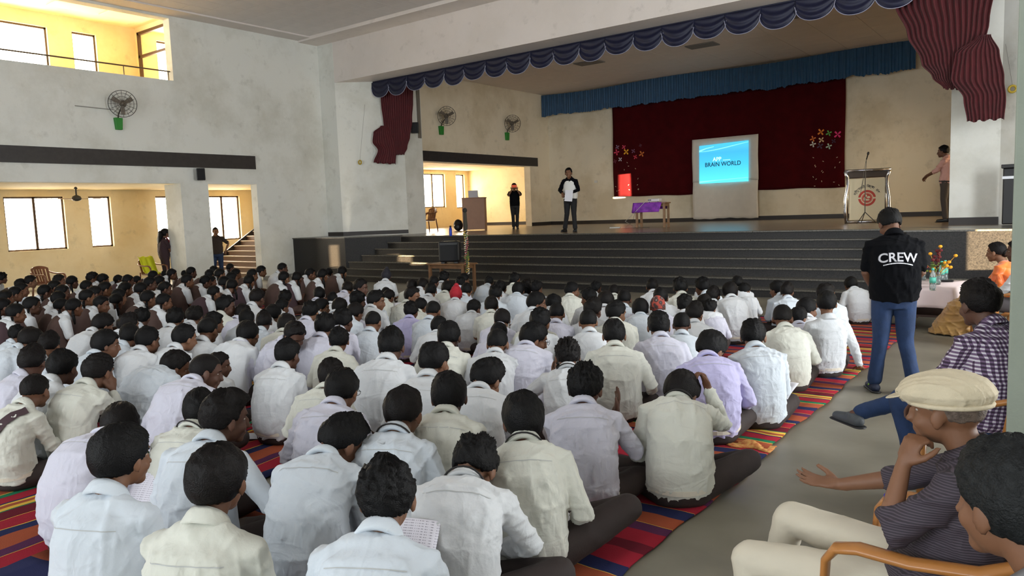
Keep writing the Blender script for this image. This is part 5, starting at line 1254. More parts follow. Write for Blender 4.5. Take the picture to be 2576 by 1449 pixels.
paper('printed sheet held between two boys at lower left', 372, 1220, .34, 20, (50, 0))
paper('loose white sheet lying curled on the striped runner at left', 612, 1100, .03, -30, (0, 0), False, .9)
paper('white sheet held by the boy near the right rug edge', 1968, 990, .22, -20, (38, -8), False, .85)
paper('sheet on the rug beside the boy leaning his head on his hand', 1702, 1170, .10, 10, (8, 0), False, .8)
paper('sheet held up in profile by a boy at the left', 305, 870, .34, 15, (72, 10), True)
paper('printed sheet held upright by a boy in the middle left', 668, 868, .36, 60, (72, 0), True, 1.0)
paper('white sheet held up behind the lavender shirt', 1010, 786, .42, 45, (65, 0), False, 1.0)
paper('pinkish printed sheet held up in the middle right rows', 1594, 815, .42, 20, (75, 0), True, .8)
paper('small paper scrap on the striped runner', 626, 1050, .02, 10, (0, 0), False, .35)
paper('folded white sheet on a lap near the front right rug', 1412, 1312, .18, 20, (15, 0), False, .5)
paper('sheet on the lap of the leftmost back boy', 12, 892, .2, 60, (25, 0), False, .8)
# ================================================================== THE CROWD
AIM = (-10.9, 18.5)
def base_heading(x, y): return math.degrees(math.atan2(-(AIM[0]-x), AIM[1]-y))
def rough_pos(u, v, w_, z=.75):
    d = ray(u, v+.6*w_); D = (CAMH-z)/(-d.z); return Vector((0, 0, CAMH))+d*D
MARKS = []      # (u, v, phrase) landmarks for the labels
PLACED = []
def put(root, u, v, w_, r, body=None, **kw):
    """root built with hy measured from body; body heading given or towards the presenter"""
    q = rough_pos(u, v, w_); bh = base_heading(q.x, q.y) if body is None else body
    s, q = place_head(root, u, v, w_, bh, **kw); return root
def hero(u, v, w_, r, label, pose=None, body=None, mx=60, mark=None, smin=.9, smax=1.17, **kw):
    q = rough_pos(u, v, w_); bh = base_heading(q.x, q.y) if body is None else body
    hh = azim(u)-r; hy = (hh-bh+180) % 360-180
    if body is None and abs(hy) > mx: bh = hh-math.copysign(mx, hy); hy = math.copysign(mx, hy)
    p = dict(pose or {}); p['hy'] = hy
    seed = int(u*7+v*3) % 997
    kw.setdefault('hi', w_ > 60); kw.setdefault('eyes', abs(r) > 38)
    root = person(label, p, seed=seed, **kw); place_head(root, u, v, w_, bh, smin, smax); finish(root)
    PLACED.append((u, v, w_, root))
    if mark: MARKS.append((u, v+w_*.6, mark))
    return root
LAP = dict(la=(-.10, .27, .20), ra=(.10, .27, .20)); BOW = dict(lean=26, hp=26, la=(-.10, .34, .16), ra=(.10, .34, .16)); KN = dict(la=(-.25, .27, .22), ra=(.25, .27, .22))
DN = dict(lean=20, hp=14, la=(-.06, .30, .14), ra=(.12, .30, .14)); UPR = dict(lean=4, slouch=24)
hero(310, 1065, 140, 55, 'boy in creased white shirt at bottom left, thick hair, profile turned right', dict(UPR, **LAP), hair='bowl', shirt='blue', mark='thick-haired boy at bottom left')
hero(302, 1012, 105, 20, 'boy in pale lavender white shirt stooping behind the thick-haired boy at bottom left', dict(BOW, slouch=48), hair='short', shirt='palelav')
hero(550, 1122, 145, 30, 'boy in white shirt at the bottom, second from the left, dark rounded hair', dict(UPR, **LAP), hair='bowl', shirt='cream', cord=False, mark='bottom boy with rounded hair')
hero(975, 1165, 145, 12, 'boy seen from behind at the bottom centre, tousled black hair, holding a printed form', dict(lean=14, la=(-.12, .28, .2), ra=(.16, .30, .24)), hair='messy', shirt='blue', mark='bottom centre boy with the form')
hero(860, 1045, 115, 60, 'boy in white shirt with a swept quiff bowing to the right, cheek visible', dict(BOW, slouch=42, hp=20), hair='quiff', shirt='blue', skin=M_SKIN[0], mark='boy bowing with a quiff')
hero(1195, 1105, 120, 25, 'curly-haired boy bending down to write, black cord under his collar', dict(BOW, slouch=46, hp=34, side=3, rpole=(.9, -.1, -.5), rk=(.36, .20, .13)), hair='curly', shirt='white', cord=True, belt=M_BB, mark='curly-haired boy')
hero(1315, 995, 100, -15, 'long-haired boy with black collar cord, right arm resting by his raised brown knee', dict(lean=16, side=-4, ra=(.20, .20, .16), rk=(.42, .20, .22), la=(-.1, .3, .2)), hair='long', shirt='cream', cord=True, mark='long-haired boy')
hero(505, 985, 80, 10, 'boy with black cord at his collar just behind the dark profile boy', dict(lean=16, **{}), hair='bowl', shirt='cream', cord=True)
hero(570, 980, 120, 70, 'dark-skinned boy in profile stretching his right arm out to the right', dict(lean=10, ra=(.42, .22, .32), rh=((.9, .35, -.25), (0, .1, 1)), rcurl=14), hair='quiff', shirt='blue', skin=M_SKIN[1], mark='arm-stretching boy')
hero(1015, 980, 100, 25, 'boy in white shirt with creased back, black cord peeking at the collar', dict(lean=18, hp=8), hair='short', shirt='blue', cord=True)
hero(1130, 940, 95, 5, 'boy in off-white shirt with a short rounded haircut, right of the creased back', dict(lean=20), hair='bowl', shirt='cream')
hero(1225, 905, 85, 40, 'boy in white shirt with a swept fringe looking down to his right', dict(BOW, slouch=40, hp=16), hair='quiff', shirt='white')
hero(1472, 925, 85, 15, 'boy in pale lilac shirt clapping, dark curly top hair', dict(lean=20, la=(-.02, .28, .42), ra=(.16, .26, .44), rh=((.2, .3, .9), (.9, .2, 0)), lh=((0, .3, .9), (-.9, .2, 0)), rpole=(.5, -.5, -.8), rcurl=8, lcurl=8), hair='messy', shirt='palelav', belt=M_WB, mark='clapping boy')
hero(1715, 930, 100, 35, 'boy in cream shirt leaning his head on his right hand at the rug edge', dict(lean=26, slouch=50, hp=22, side=6, ra=(.20, .31, .52), rh=((-.3, .1, .9), (.9, .2, 0)), rpole=(.5, .3, -.9), rcurl=50, la=(-.1, .3, .2), rk=(.40, .22, .15)), hair='bowl', shirt='cream', cord=True, belt=M_WB, mark='head-propping boy')
hero(1790, 834, 75, 45, 'boy in strong lavender shirt bowing near the right rug edge', dict(lean=26, hp=20, ra=(.24, .26, .18), la=(-.05, .34, .2)), hair='bowl', shirt='lavender', belt=M_WB, mark='lavender-shirted boy')
hero(1895, 808, 62, 10, 'boy in bluish white shirt with a sheet in his lap near the right rug edge', dict(lean=16, **LAP), hair='short', shirt='blue', hi=True)
hero(1969, 770, 50, 10, 'tall boy in cream shirt, third from the right rug edge row end', dict(lean=14), hair='crop', shirt='cream')
hero(2010, 776, 40, 40, 'boy in greyish lilac shirt tucked beside the tall cream-shirted boy', dict(lean=20, ra=(.2, .26, .2)), hair='short', shirt='palelav')
hero(2079, 735, 48, 0, 'boy sitting upright with his right hand planted on the rug, white belt visible', dict(lean=-4, slouch=10, ra=(.36, .02, .04), rh=((.3, .5, -.2), (0, 0, 1)), rcurl=8, rpole=(.5, -.6, .3), la=(-.2, .2, .2)), hair='short', shirt='white', belt=M_WB, mark='boy leaning on his palm')
hero(1657, 788, 56, -5, 'boy in pale lilac shirt with jug ears in the middle right', dict(lean=14), hair='short', shirt='palelav', hi=True)
hero(1545, 808, 58, 0, 'broad boy in white shirt sitting square, right elbow out, middle right', dict(lean=12, ra=(.26, .18, .18)), hair='short', shirt='cream', hi=True, build=1.08)
hero(1428, 858, 62, -5, 'boy with stiff frizzy upright hair lifting both hands to clap', dict(lean=12, la=(-.12, .28, .42), ra=(.02, .28, .42), lh=((0, .3, .9), (-.9, .2, 0)), rh=((0, .3, .9), (.9, .2, 0)), lpole=(-.9, -.2, -.5), lcurl=8), hair='curly', shirt='white', cord=True, mark='frizzy-haired boy')
hero(1345, 812, 66, 75, 'boy with round spectacles in profile facing right', dict(lean=20, slouch=44, hp=6), hair='bowl', shirt='palelav', glasses=True, mark='round-spectacled boy')
hero(1252, 831, 56, 15, 'boy with close-cropped hair left of the spectacled boy', dict(lean=22), hair='crop', shirt='white', hi=True)
hero(985, 833, 64, 15, 'broad-backed boy in plain white shirt with tall black hair, centre', dict(lean=12, ra=(.2, .25, .2)), hair='quiff', shirt='white', build=1.05, mark='broad-backed boy')
hero(1095, 866, 72, 45, 'boy with chubby cheek turned right, centre of the crowd', dict(lean=10), hair='short', shirt='white', skin=M_SKIN[2])
hero(1130, 813, 58, 15, 'boy in cream shirt behind the chubby-cheeked boy', dict(lean=16), hair='short', shirt='cream', hi=True)
hero(862, 935, 78, 30, 'spectacled boy in lavender white shirt seen from behind, left of centre', dict(lean=20, hp=8), hair='bowl', shirt='palelav', glasses=True, mark='spectacled lilac boy')
hero(834, 908, 64, 20, 'boy with dull brown hair mostly hidden behind the spectacled boy left of centre', dict(lean=16), hair='short', shirt='cream', hairmat=M_HAIRB)
hero(725, 858, 58, 40, 'boy sitting on the striped runner with belt and trouser seat visible', dict(lean=14, slouch=30, ra=(.12, .28, .2), la=(-.1, .3, .2)), hair='short', shirt='white', belt=M_WB, hi=True, mark='boy with visible belt')
hero(742, 813, 52, 150, 'dark-haired boy facing the camera with eyes lowered, tie hanging', dict(lean=14, hp=26), body=-60, hair='short', shirt='palelav', skin=M_SKIN[1], hi=True)
hero(853, 829, 48, 10, 'boy stretching his right arm sideways toward the broad-backed boy', dict(lean=8, ra=(.44, .12, .40), rh=((1, .2, 0), (0, .1, 1)), rcurl=14), hair='messy', shirt='cream')
hero(625, 812, 52, 35, 'boy in grey-white shirt holding a printed sheet upright, middle left', dict(lean=22, slouch=44, ra=(.16, .32, .30), la=(-.1, .3, .3)), hair='short', shirt='white', belt=M_WB)
hero(520, 890, 76, 85, 'boy with shaved head in right profile, cream belt showing', dict(lean=30, slouch=40, ra=(.1, .34, .2)), hair='shaved', hairmat=M_HAIRB, shirt='palelav', belt=M_WB, sleeve='long', mark='shaven-headed boy')
hero(443, 885, 66, 85, 'short-sleeved boy leaning forward in profile, left of the shaven-headed boy', dict(lean=42, slouch=46, hp=4, ra=(.16, .26, .10), la=(0, .34, .2)), hair='short', shirt='blue', sleeve='short', mark='leaning boy')
hero(250, 896, 66, 50, 'boy resting his chin on his hand, cream shirt, left side', dict(lean=18, ra=(.06, .27, .46), rh=((0, .1, .9), (.9, .1, 0)), rcurl=60), hair='short', shirt='cream', mark='chin-resting boy')
hero(160, 886, 66, 40, 'boy in white shirt clapping at the left, wavy hair', dict(lean=16, ra=(.04, .28, .3), la=(-.04, .28, .3)), hair='short', shirt='white')
hero(90, 946, 64, 35, 'boy at far left with a brown sash across his white back', dict(lean=22, slouch=30, ra=(.06, .34, .30), rk=(.30, .30, .10), rf=(.62, .42, .05)), hair='crop', shirt='cream', belt=M_WB, sash=True, mark='brown-sashed boy')
# ---- prototypes for the many smaller pupils
def proto_boy(hy, hair, pose, seed, **kw):
    p = dict(hy=hy, kx=0); p.update(pose); p.pop('kx'); r = person('p', p, hair=hair, seed=seed, **kw); r['_hy'] = hy; return r
BOYP = []
sd = 11
for hy, variants in ((0, (('short', dict(lean=10, **LAP)), ('bowl', dict(lean=18, slouch=42)), ('crop', dict(lean=6, **LAP)), ('messy', dict(lean=14, ra=(.12, .28, .22))))),
                     (18, (('short', dict(lean=16, **LAP)), ('messy', dict(lean=10)), ('bowl', dict(lean=20, hp=12, **LAP)))),
                     (38, (('bowl', dict(lean=12, **LAP)), ('short', dict(lean=20, slouch=44)), ('quiff', dict(lean=8, **LAP)))),
                     (60, (('short', dict(lean=14, **LAP)), ('messy', dict(lean=8)))), (78, (('short', dict(lean=10, **LAP)), ('bowl', dict(lean=12))))):
    for hair, pose in variants:
        sd += 4; pose = dict(pose, lk=(-.26, .22, .12), rk=(.26, .22, .12)); BOYP.append(proto_boy(hy, hair, pose, sd, sleeve='short' if sd % 3 == 0 else 'long', belt=M_WB if sd % 2 else None))
GIRLP = []
for hy in (0, 22, 45, 70):
    for k, pose in enumerate((dict(lean=8, **LAP), dict(lean=18, slouch=42, **LAP), dict(lean=12, ra=(.10, .24, .34)))):
        sd += 3; r = person('g', dict(pose, hy=hy, lk=(-.25, .22, .11), rk=(.25, .22, .11)), hair='girl', girl=True, trouser=M_PINA, sleeve='short', belt=M_WB, seed=sd, shirt='white', skin=M_SKIN[(k+1) % 2]); r['_hy'] = hy; GIRLP.append(r)
patka = person('p', dict(hy=0, lean=6, **LAP), hair=None, headgear='patka_dark', shirt='white', sleeve='short', seed=31, extra=None); patka['_hy'] = 0
patkar = person('p', dict(hy=0, lean=16, **LAP), hair=None, headgear='patka_red', shirt='white', seed=32); patkar['_hy'] = 0
bandp = person('p', dict(hy=0, lean=10, **LAP), hair=None, headgear='bandana', shirt='palelav', seed=33); bandp['_hy'] = 0
used = set()
def copy_person(src, shirtmat=None, eyes=True, skin=None):
    c = src.copy(); COL.objects.link(c)
    for ch in src.children:
        if not eyes and ch.name.split('.')[0] in ('eye', 'eyebrow'): continue
        d = ch.copy(); COL.objects.link(d); d.parent = c; nm = ch.name.split('.')[0]
        if shirtmat and nm in ('shirt', 'collar', 'wide_collar'): d.material_slots[0].link = 'OBJECT'; d.material_slots[0].material = shirtmat
        if skin and nm == 'body': d.material_slots[0].link = 'OBJECT'; d.material_slots[0].material = skin
    return c
CROWD = {
'1': (0, 640, .2019, '30 240 100 c 60;262 310 120 g 70;275 355 150 g 85;385 265 130 c 95;200 415 140 g 90;80 440 180 g 80;45 560 170 g 85;570 380 160 g 80;740 258 120 c 90;690 335 130 g 80;905 272 130 g 60;785 388 150 g 75;740 470 160 g 60;1155 232 115 c 85;1290 248 120 c 85;1085 335 125 g 80;1318 352 140 g 90;1480 264 100 g 80;1600 255 130 g 75;1712 275 90 g 60;1195 405 150 g 90;1095 440 170 g 90;1570 352 150 g 60;1490 440 150 g 70;1765 352 160 g 60;1875 280 150 g 85;1912 212 105 g 60;1990 270 130 g 75;2062 205 85 g 60;2145 182 115 g 70;2300 205 75 g 40;2388 166 105 g 80;2340 250 140 g 75;2060 342 150 g 85;1850 462 160 g 70;2050 500 160 g 75;1455 500 150 g 45;1270 530 160 g 110;410 532 185 g 80;770 560 150 g 60;930 562 170 g 60;205 612 210 g 75;1290 742 230 b 70;1610 752 220 b 60;1770 690 180 b 20;2185 690 200 b 20;2440 672 180 b 40;210 902 170 b 10;390 912 270 b 50;620 1000 230 b 30;410 1172 290 b 30;1330 945 290 b 90;1620 882 220 b 20;1850 922 260 b 55;2310 872 290 b 65'),
'2': (440, 640, .2019, '385 265 140 g 75;455 275 110 g 80;440 190 120 g 50;490 150 95 g 50;565 172 140 g 80;620 285 130 g 50;692 120 85 g 70;715 232 130 g 75;765 187 105 g 80;715 316 140 g 25;490 402 140 g 50;970 182 130 g 75;1080 150 105 g 80;928 265 130 g 40;1345 112 110 c 75;1365 220 135 g 45;1525 226 125 g 35;1690 180 110 g 80;1845 190 125 g 45;1920 180 100 g 30;2088 156 120 g 35;1030 440 180 b 45;1375 462 150 b 20;1800 420 140 b 5;2155 350 135 b 20;2320 320 160 b 110;2290 482 165 b 60;2520 472 170 b 35;1965 482 130 b 10;645 542 190 b 95;1835 568 165 b 100;2055 560 180 b 20;1690 605 190 b 20;2250 620 185 b 50;850 635 175 b 30;895 702 180 b 5;1110 732 190 b 0;1230 642 180 b 30;1340 572 150 b 60;1395 760 220 b 10;1870 762 240 b 15;2110 700 220 b 45;2475 722 205 b 20;500 745 190 b 60;250 662 185 b 40;420 802 240 b 30;925 858 240 b 25;1485 862 230 b 180;560 1245 230 b 100'),
'3': (880, 660, .2019, '105 382 170 b 50;458 100 118 p 15;455 318 120 b 20;490 352 130 b 50;335 370 185 b 105;85 520 165 b 45;775 225 125 b 0;910 210 130 b 20;1050 176 125 b 20;1182 130 120 b 45;1010 270 150 b 10;1215 247 145 b 10;1425 150 115 b 70;1375 192 115 b 0;1455 272 140 b 15;785 322 175 b 115;1325 318 150 r 20;890 460 150 b 40;1045 495 190 b 35;770 510 170 b 30;1552 482 165 b 45;1112 690 195 b 20;1732 182 115 b -10;1882 242 145 b 20;1815 302 160 b 5;2060 150 125 b 60;2190 232 95 b 20;2330 250 140 b 55;2100 262 150 b 10;2200 282 130 b 20;1765 440 175 b 5;2335 390 200 b 85;1900 600 200 b 5;2370 612 230 b 45;1860 770 200 b 10'),
'4': (1320, 660, .2019, '30 232 90 b 10;595 262 150 b 80;890 257 125 b 60;1112 292 130 b 10;365 417 190 b 50;790 350 170 b -60;1010 365 220 b 20;1240 352 185 b 10;400 522 205 b 15;855 472 215 b 35;790 602 235 b 0;1145 482 260 b 50;1590 217 150 b 5;1695 332 185 b 10;1655 432 195 n 0;1440 470 200 b -5;1940 212 175 b 5;2205 212 165 b -45;2350 322 165 b 15;2000 426 190 b 15;2120 522 210 b 30;2240 415 180 b 10;2310 490 150 b 40;1955 642 225 b 5;205 602 235 b 30'),
'5': (1760, 640, .2019, '50 305 120 b 0;170 422 160 b 30;380 362 185 b 5;472 287 150 b 5;565 372 130 b 60;960 342 160 b -60;1090 372 160 b 20;1580 382 200 b 50;1345 562 210 b 60;1880 292 145 b -30')}
MARKS += [(1147, 745, 'red-turbaned boy'), (972, 700, 'dark-turbaned boy'), (1654, 765, 'bandana boy'), (2210, 740, 'man in the CREW shirt'), (1120, 690, 'black speaker table'), (95, 690, 'brown plastic armchair'), (390, 672, 'yellow-draped armchair'), (430, 650, 'woman by the pillar'),
          (555, 650, 'man by the stairs'), (620, 655, 'aisle staircase'), (840, 660, 'sunlit granite patch'), (470, 690, 'white pillar'), (2340, 760, 'tea table'), (740, 690, 'black granite block'), (215, 895, 'bare floor gap'), (2080, 760, 'boy leaning on his palm')]
SPECIAL = {(3, 455): 'boy with a tall dark navy turban and short sleeves before the steps', (3, 1325): 'boy wearing a bright red turban in the middle rows', (4, 1655): 'boy wearing a brown patterned bandana in the middle right'}
allp = []
for k, (a, b_, f, tb) in CROWD.items():
    for it in tb.split(';'):
        x, y, w_, ty, r = it.split(); allp.append((int(k), float(x), a+float(x)*f, b_+float(y)*f, float(w_)*f, ty, float(r)))
rc = random.Random(21); SHK = ['white', 'white', 'blue', 'cream', 'white', 'blue', 'palelav', 'white']
recs = []; cnt = {}
for k, x, u, v, w_, ty, r in allp:
    pool = {'b': BOYP, 'c': BOYP, 'g': GIRLP, 'p': [patka], 'r': [patkar], 'n': [bandp]}[ty]
    zc = .66 if ty != 'b' else .70
    q = rough_pos(u, v, w_, .72); bh = base_heading(q.x, q.y)+rc.uniform(-10, 10); hh = azim(u)-r; hy = (hh-bh+180) % 360-180
    if abs(hy) > 80: bh = hh-math.copysign(70, hy); hy = math.copysign(70, hy)
    best = sorted(pool, key=lambda p_: abs(abs(hy)-p_['_hy'])); cand = [p_ for p_ in best if abs(abs(hy)-p_['_hy']) <= abs(abs(hy)-best[0]['_hy'])+1]
    src = rc.choice(cand); bh = hh-math.copysign(src['_hy'], hy) if src['_hy'] else bh if abs(hy) < 14 else hh
    shk = rc.choice(SHK) if ty in 'bc' else ('white' if ty != 'n' else 'palelav')
    if (k, int(x)) == (3, 770): shk = 'lavender'
    c = copy_person(src, M_SHIRT[shk], eyes=abs(r) > 45, skin=rc.choice(M_SKIN))
    c.name = 'person'; mir = hy < 0 and src['_hy'] > 0
    sc_f = math.copysign(1, -1 if mir else 1)
    hcx = src['_hc'][0]*sc_f; root = c; hc0 = list(src['_hc']); c['_hc'] = [hcx, hc0[1], hc0[2]]; c['_lowz'] = src['_lowz']
    s, q = place_head(c, u, v, w_, bh, .86, 1.10)
    if mir: c.scale = (-s, s, s)
    c['category'] = 'person'; c['group'] = 'seated schoolgirls' if ty == 'g' else 'seated schoolboys' if k != 1 or ty == 'b' else 'seated children at the left'
    for kk in ('_hy', '_hc', '_lowz'):
        if kk in c: del c[kk]
    recs.append((u, v+w_*.6, ty, r, shk, c, (k, int(x)), src))
for p_ in BOYP+GIRLP+[patka, patkar, bandp]:
    for ch in list(p_.children): bpy.data.objects.remove(ch)
    bpy.data.objects.remove(p_)
# ---- labels that single each pupil out
ORD = ['nearest', 'second nearest', 'third nearest', 'fourth nearest', 'fifth nearest', 'sixth nearest', 'seventh nearest', 'eighth nearest', 'ninth nearest']+['%s nearest' % x for x in ('tenth', 'eleventh', 'twelfth', 'thirteenth', 'fourteenth', 'fifteenth')]
def look(ty, r, shk):
    hd = 'seen from behind' if abs(r) < 25 else 'head turned right' if 25 <= r < 56 else 'in right profile' if 56 <= r < 97 else 'face toward the camera' if r >= 97 else 'head turned left'
    who = {'g': 'schoolgirl in brown pinafore', 'c': 'child in white shirt'}.get(ty) or {'white': 'boy in white shirt', 'blue': 'boy in bluish white shirt', 'cream': 'boy in cream shirt', 'palelav': 'boy in pale lilac shirt', 'lavender': 'boy in lavender shirt'}[shk]
    return who+' '+hd
buck = {}
for i, (u, v, ty, r, shk, c, key, src) in enumerate(recs):
    if key in SPECIAL: c['label'] = SPECIAL[key]; continue
    best = None
    for (mu, mv, ph) in MARKS:
        d = math.hypot(u-mu, (v-mv)*1.8)
        if best is None or d < best[0]: best = (d, mu, mv, ph)
    d, mu, mv, ph = best; du, dv = u-mu, (v-mv)*1.8
    rel = ('left of' if du < 0 else 'right of') if abs(du) > abs(dv) else ('behind' if dv < 0 else 'in front of')
    buck.setdefault((look(ty, r, shk), rel, ph), []).append((d, c))
for (lk, rel, ph), L in buck.items():
    L.sort(key=lambda t_: t_[0])
    for i, (d, c) in enumerate(L):
        c['label'] = '%s, %s the %s' % (lk, rel, ph) if len(L) == 1 else '%s, %s %s the %s' % (lk, ORD[i], rel, ph)
for (u, v, ty, r, shk, c, key, src) in recs:
    for a_, b_ in ((' in brown pinafore', ''), (' seen from behind', ''), (' in white shirt', '')):
        if len(c['label'].split()) > 16: c['label'] = c['label'].replace(a_, b_)
# ================================================================== STANDING AND SEATED ADULTS
def stand(label, u, vtop, vfoot, zf, face, pose=None, at=None, height=None, **kw):
    q = at or onZ(u, vfoot, zf); p = dict(kind='stand', pz=.72, lean=2, slouch=10, tilt0=-4); p.update(pose or {})
    seed = int(u) % 97; root = person(label, p, seed=seed, barefoot=kw.pop('barefoot', False), belt=kw.pop('belt', None), hi=True, **kw)
    s = height/1.545; root.scale = (s, s, s); root.location = (q.x, q.y, zf); root.rotation_euler = (0, 0, D2(face)); finish(root); return root
M_BLKC = mat('cloth_black', (9, 10, 14), .9, .1, 8, bump=.1, bscale=120, spec=.12); M_JEAN = mat('denim', (26, 50, 88), .85, .25, 14, bump=.2, bscale=160); M_BLKT = mat('trousers_black', (16, 16, 20), .8)
SHB = mat('shoe_navy', (28, 36, 60), .6); SHG = mat('shoe_lime', (150, 210, 40), .6)
cw = stand('man in black CREW shirt and blue jeans standing with his back to the camera', 2210, 517, 990, 0, 20, dict(hy=22, hp=24, lean=6, slouch=14, la=(-.12, .16, .82), ra=(.10, .17, .84), lf=(-.13, .05, .07), rf=(.15, -.05, .07), lpole=(-.7, -.6, -.4), rpole=(.7, -.6, -.4)), at=Vector((-1.27, 7.35, 0)), height=1.72,
      sleeve='short', shirtmat=M_BLKC, trouser=M_JEAN, hair='short', skin=M_SKIN[0], extra=dict(shoes=SHB, trim=SHG), build=1.10)
# lettering on the back of the shirt
def on_back(root, s_, size, z0, arch, m, bold, off):
    sh = [c_ for c_ in root.children if c_.name.startswith('shirt')][0]
    o = text_obj(s_, size, m, root, (0, 0, 0), (0, 0, 0), 'lettering', 0, bold=bold); me = o.data
    import bmesh as bmh
    bm = bmh.new(); bm.from_mesh(me); bmh.ops.triangulate(bm, faces=bm.faces)
    for _ in range(2): bmh.ops.subdivide_edges(bm, edges=[e for e in bm.edges if e.calc_length() > .012], cuts=1)
    bmh.ops.triangulate(bm, faces=bm.faces)
    from mathutils.bvhtree import BVHTree
    bt = BVHTree.FromPolygons([v_.co.copy() for v_ in sh.data.vertices], [tuple(p_.vertices) for p_ in sh.data.polygons])
    for v_ in bm.verts:
        x, z = v_.co.x, z0+v_.co.y+arch*(1-(v_.co.x/.13)**2)
        h = bt.ray_cast(Vector((x, -1, z)), Vector((0, 1, 0)))
        y = h[0].y-off if h[0] else -.14
        v_.co = Vector((x, y, z))
    bm.to_mesh(me); bm.free(); return o
MW = mat('print_white', (206, 206, 212), .7); MK = mat('print_grey', (70, 70, 78), .7)
on_back(cw, 'CREW', .098, 1.075, .012, MK, .0045, .0035); on_back(cw, 'CREW', .098, 1.075, .012, MW, .0012, .006)
V = []; Fs = []; n = 24
sh = [c_ for c_ in cw.children if c_.name.startswith('shirt')][0]
from mathutils.bvhtree import BVHTree
bt = BVHTree.FromPolygons([v_.co.copy() for v_ in sh.data.vertices], [tuple(p_.vertices) for p_ in sh.data.polygons])
for i in range(n+1):
    x = -.105+.21*i/n
    for dz in (0, .008):
        z = 1.045+.024*(1-(x/.12)**2)+dz; h = bt.ray_cast(Vector((x, -1, z)), Vector((0, 1, 0))); V.append((x, (h[0].y if h[0] else -.14)-.005, z))
mesh_obj('print_arc', V, [(2*i, 2*i+2, 2*i+3, 2*i+1) for i in range(n)], MW, cw)
# presenter
az_p = math.degrees(math.atan2(10.9, 18))
stand('presenter in white waistcoat over black shirt holding a sheet, standing on the stage', 1437, 420, 583, ZS, 190, dict(hy=10, la=(-.10, .20, .93), ra=(.12, .20, .93), lpole=(-.8, -.5, -.3), rpole=(.8, -.5, -.3), lf=(-.13, .06, .07), rf=(.18, -.04, .07)), height=1.74,
      sleeve='long', shirtmat=M_BLKC, trouser=M_BLKT, vest=mat('vest_white', (220, 220, 216), .7), hair='short', hairmat=M_HAIRB, skin=M_SKIN[2])
o = MB().box(-.105, .105, -.002, .002, -.15, .15).build('paper_sheet', M_PAPER); q = onZ(1440, 583, ZS); o.location = (q.x+.10, q.y-.29, ZS+.97); o.rotation_euler = (-.15, .1, .35); tag(o, 'white sheet held by the presenter in front of his waist', 'paper')
stand('woman in black tee and trousers photographing with an orange phone on the stage', 1297, 460, 576, ZS, 218, dict(hy=0, la=(-.09, .20, 1.30), ra=(.09, .20, 1.30), lpole=(-.55, .1, -.9), rpole=(.55, .1, -.9), lf=(-.06, 0, .07), rf=(.06, 0, .07), lk=(-.07, .03, .44), rk=(.07, .03, .44), lh=((.3, .1, .9), (-.3, .9, 0)), rh=((-.3, .1, .9), (.3, .9, 0)), lcurl=50, rcurl=50), height=1.62,
      sleeve='short', shirtmat=M_BLKC, trouser=M_BLKT, hair='bowl', skin=M_SKIN[2], collar=False, eyes=False)
q = onZ(1297, 576, ZS); d_ = Vector((math.sin(D2(38)), -math.cos(D2(38)), 0)); o = bevel(MB().box(-.085, .085, -.006, .006, -.045, .045).build('phone', mat('phone_orange', (255, 90, 30), .4)), .004); o.location = (q.x+d_.x*.25, q.y+d_.y*.25, ZS+1.49); o.rotation_euler = (0, 0, D2(38)); tag(o, 'orange phone held up by the woman in black on the stage', 'phone')
stand('man in pink shirt and grey trousers standing by the right wing, hands forward', 2372, 360, 558, ZS, 82, dict(hy=0, la=(-.10, .34, .94), ra=(.06, .36, .94), lpole=(-.5, -.6, -.5), rpole=(.5, -.6, -.5)), at=Vector((-2.38, 19.9, ZS)), height=1.78,
      sleeve='rolled', shirtmat=mat('shirt_pink', (206, 160, 150), .8, .05, 8), trouser=mat('trousers_grey', (70, 62, 58), .8), hair='short', skin=M_SKIN[0], belt=M_BB)
wa = stand('woman with long dark hair in a dark sleeveless dress beside the pillar', 425, 573, 700, 0, -10, dict(hy=0, la=(-.04, .22, .80), ra=(.06, .22, .80)), at=Vector((-20.6, 11.0, 0)), height=1.68, sleeve='short', shirtmat=mat('dress_plum', (44, 22, 28), .8), trouser=mat('dress_plum', (44, 22, 28)), hair='long', hairmat=M_HAIRB, skin=M_SKIN[0], collar=False)
me = fuse('long_hair', [ellipsoid((0, -.06, 1.36), (.09, .06, .12)), ellipsoid((0, -.095, 1.22), (.085, .045, .16)), ellipsoid((.02, -.105, 1.05), (.07, .035, .12))], .012, 3); folds(me, .003, 5, 60); link_part('long_hair', me, M_HAIRB, wa)
me = fuse('scarf', [tube([(.10, .06, 1.28), (.07, .135, 1.15), (.04, .145, 1.0)], [.035, .045, .03], 10, flat=.5, cap='round')], .01, 2); link_part('scarf', me, mat('scarf_crimson', (120, 30, 40), .8), wa)
stand('man in black shirt and jeans standing before the aisle window, arms back', 553, 577, 700, 0, -125, dict(hy=20, la=(-.24, .0, .86), ra=(.24, .0, .86), lpole=(-1, -.3, 0), rpole=(1, -.3, 0)), at=Vector((-20.75, 12.72, 0)), height=1.66, sleeve='short', shirtmat=mat('polo_brownblack', (40, 30, 28), .8), trouser=M_JEAN, hair='crop', skin=M_SKIN[2])
# ---- seated adults on the right
def place_at(root, u, v, D, face, s):
    hc = root['_hc']; q = Vector((0, 0, CAMH))+ray(u, v)*D; cc, sn = math.cos(D2(face)), math.sin(D2(face)); ox, oy = hc[0]*s, hc[1]*s
    root.location = (q.x-(ox*cc-oy*sn), q.y-(ox*sn+oy*cc), 0); root.scale = (s, s, q.z/hc[2]); root.rotation_euler = (0, 0, D2(face)); print('seated', root['label'][:20], s, q.z/hc[2])

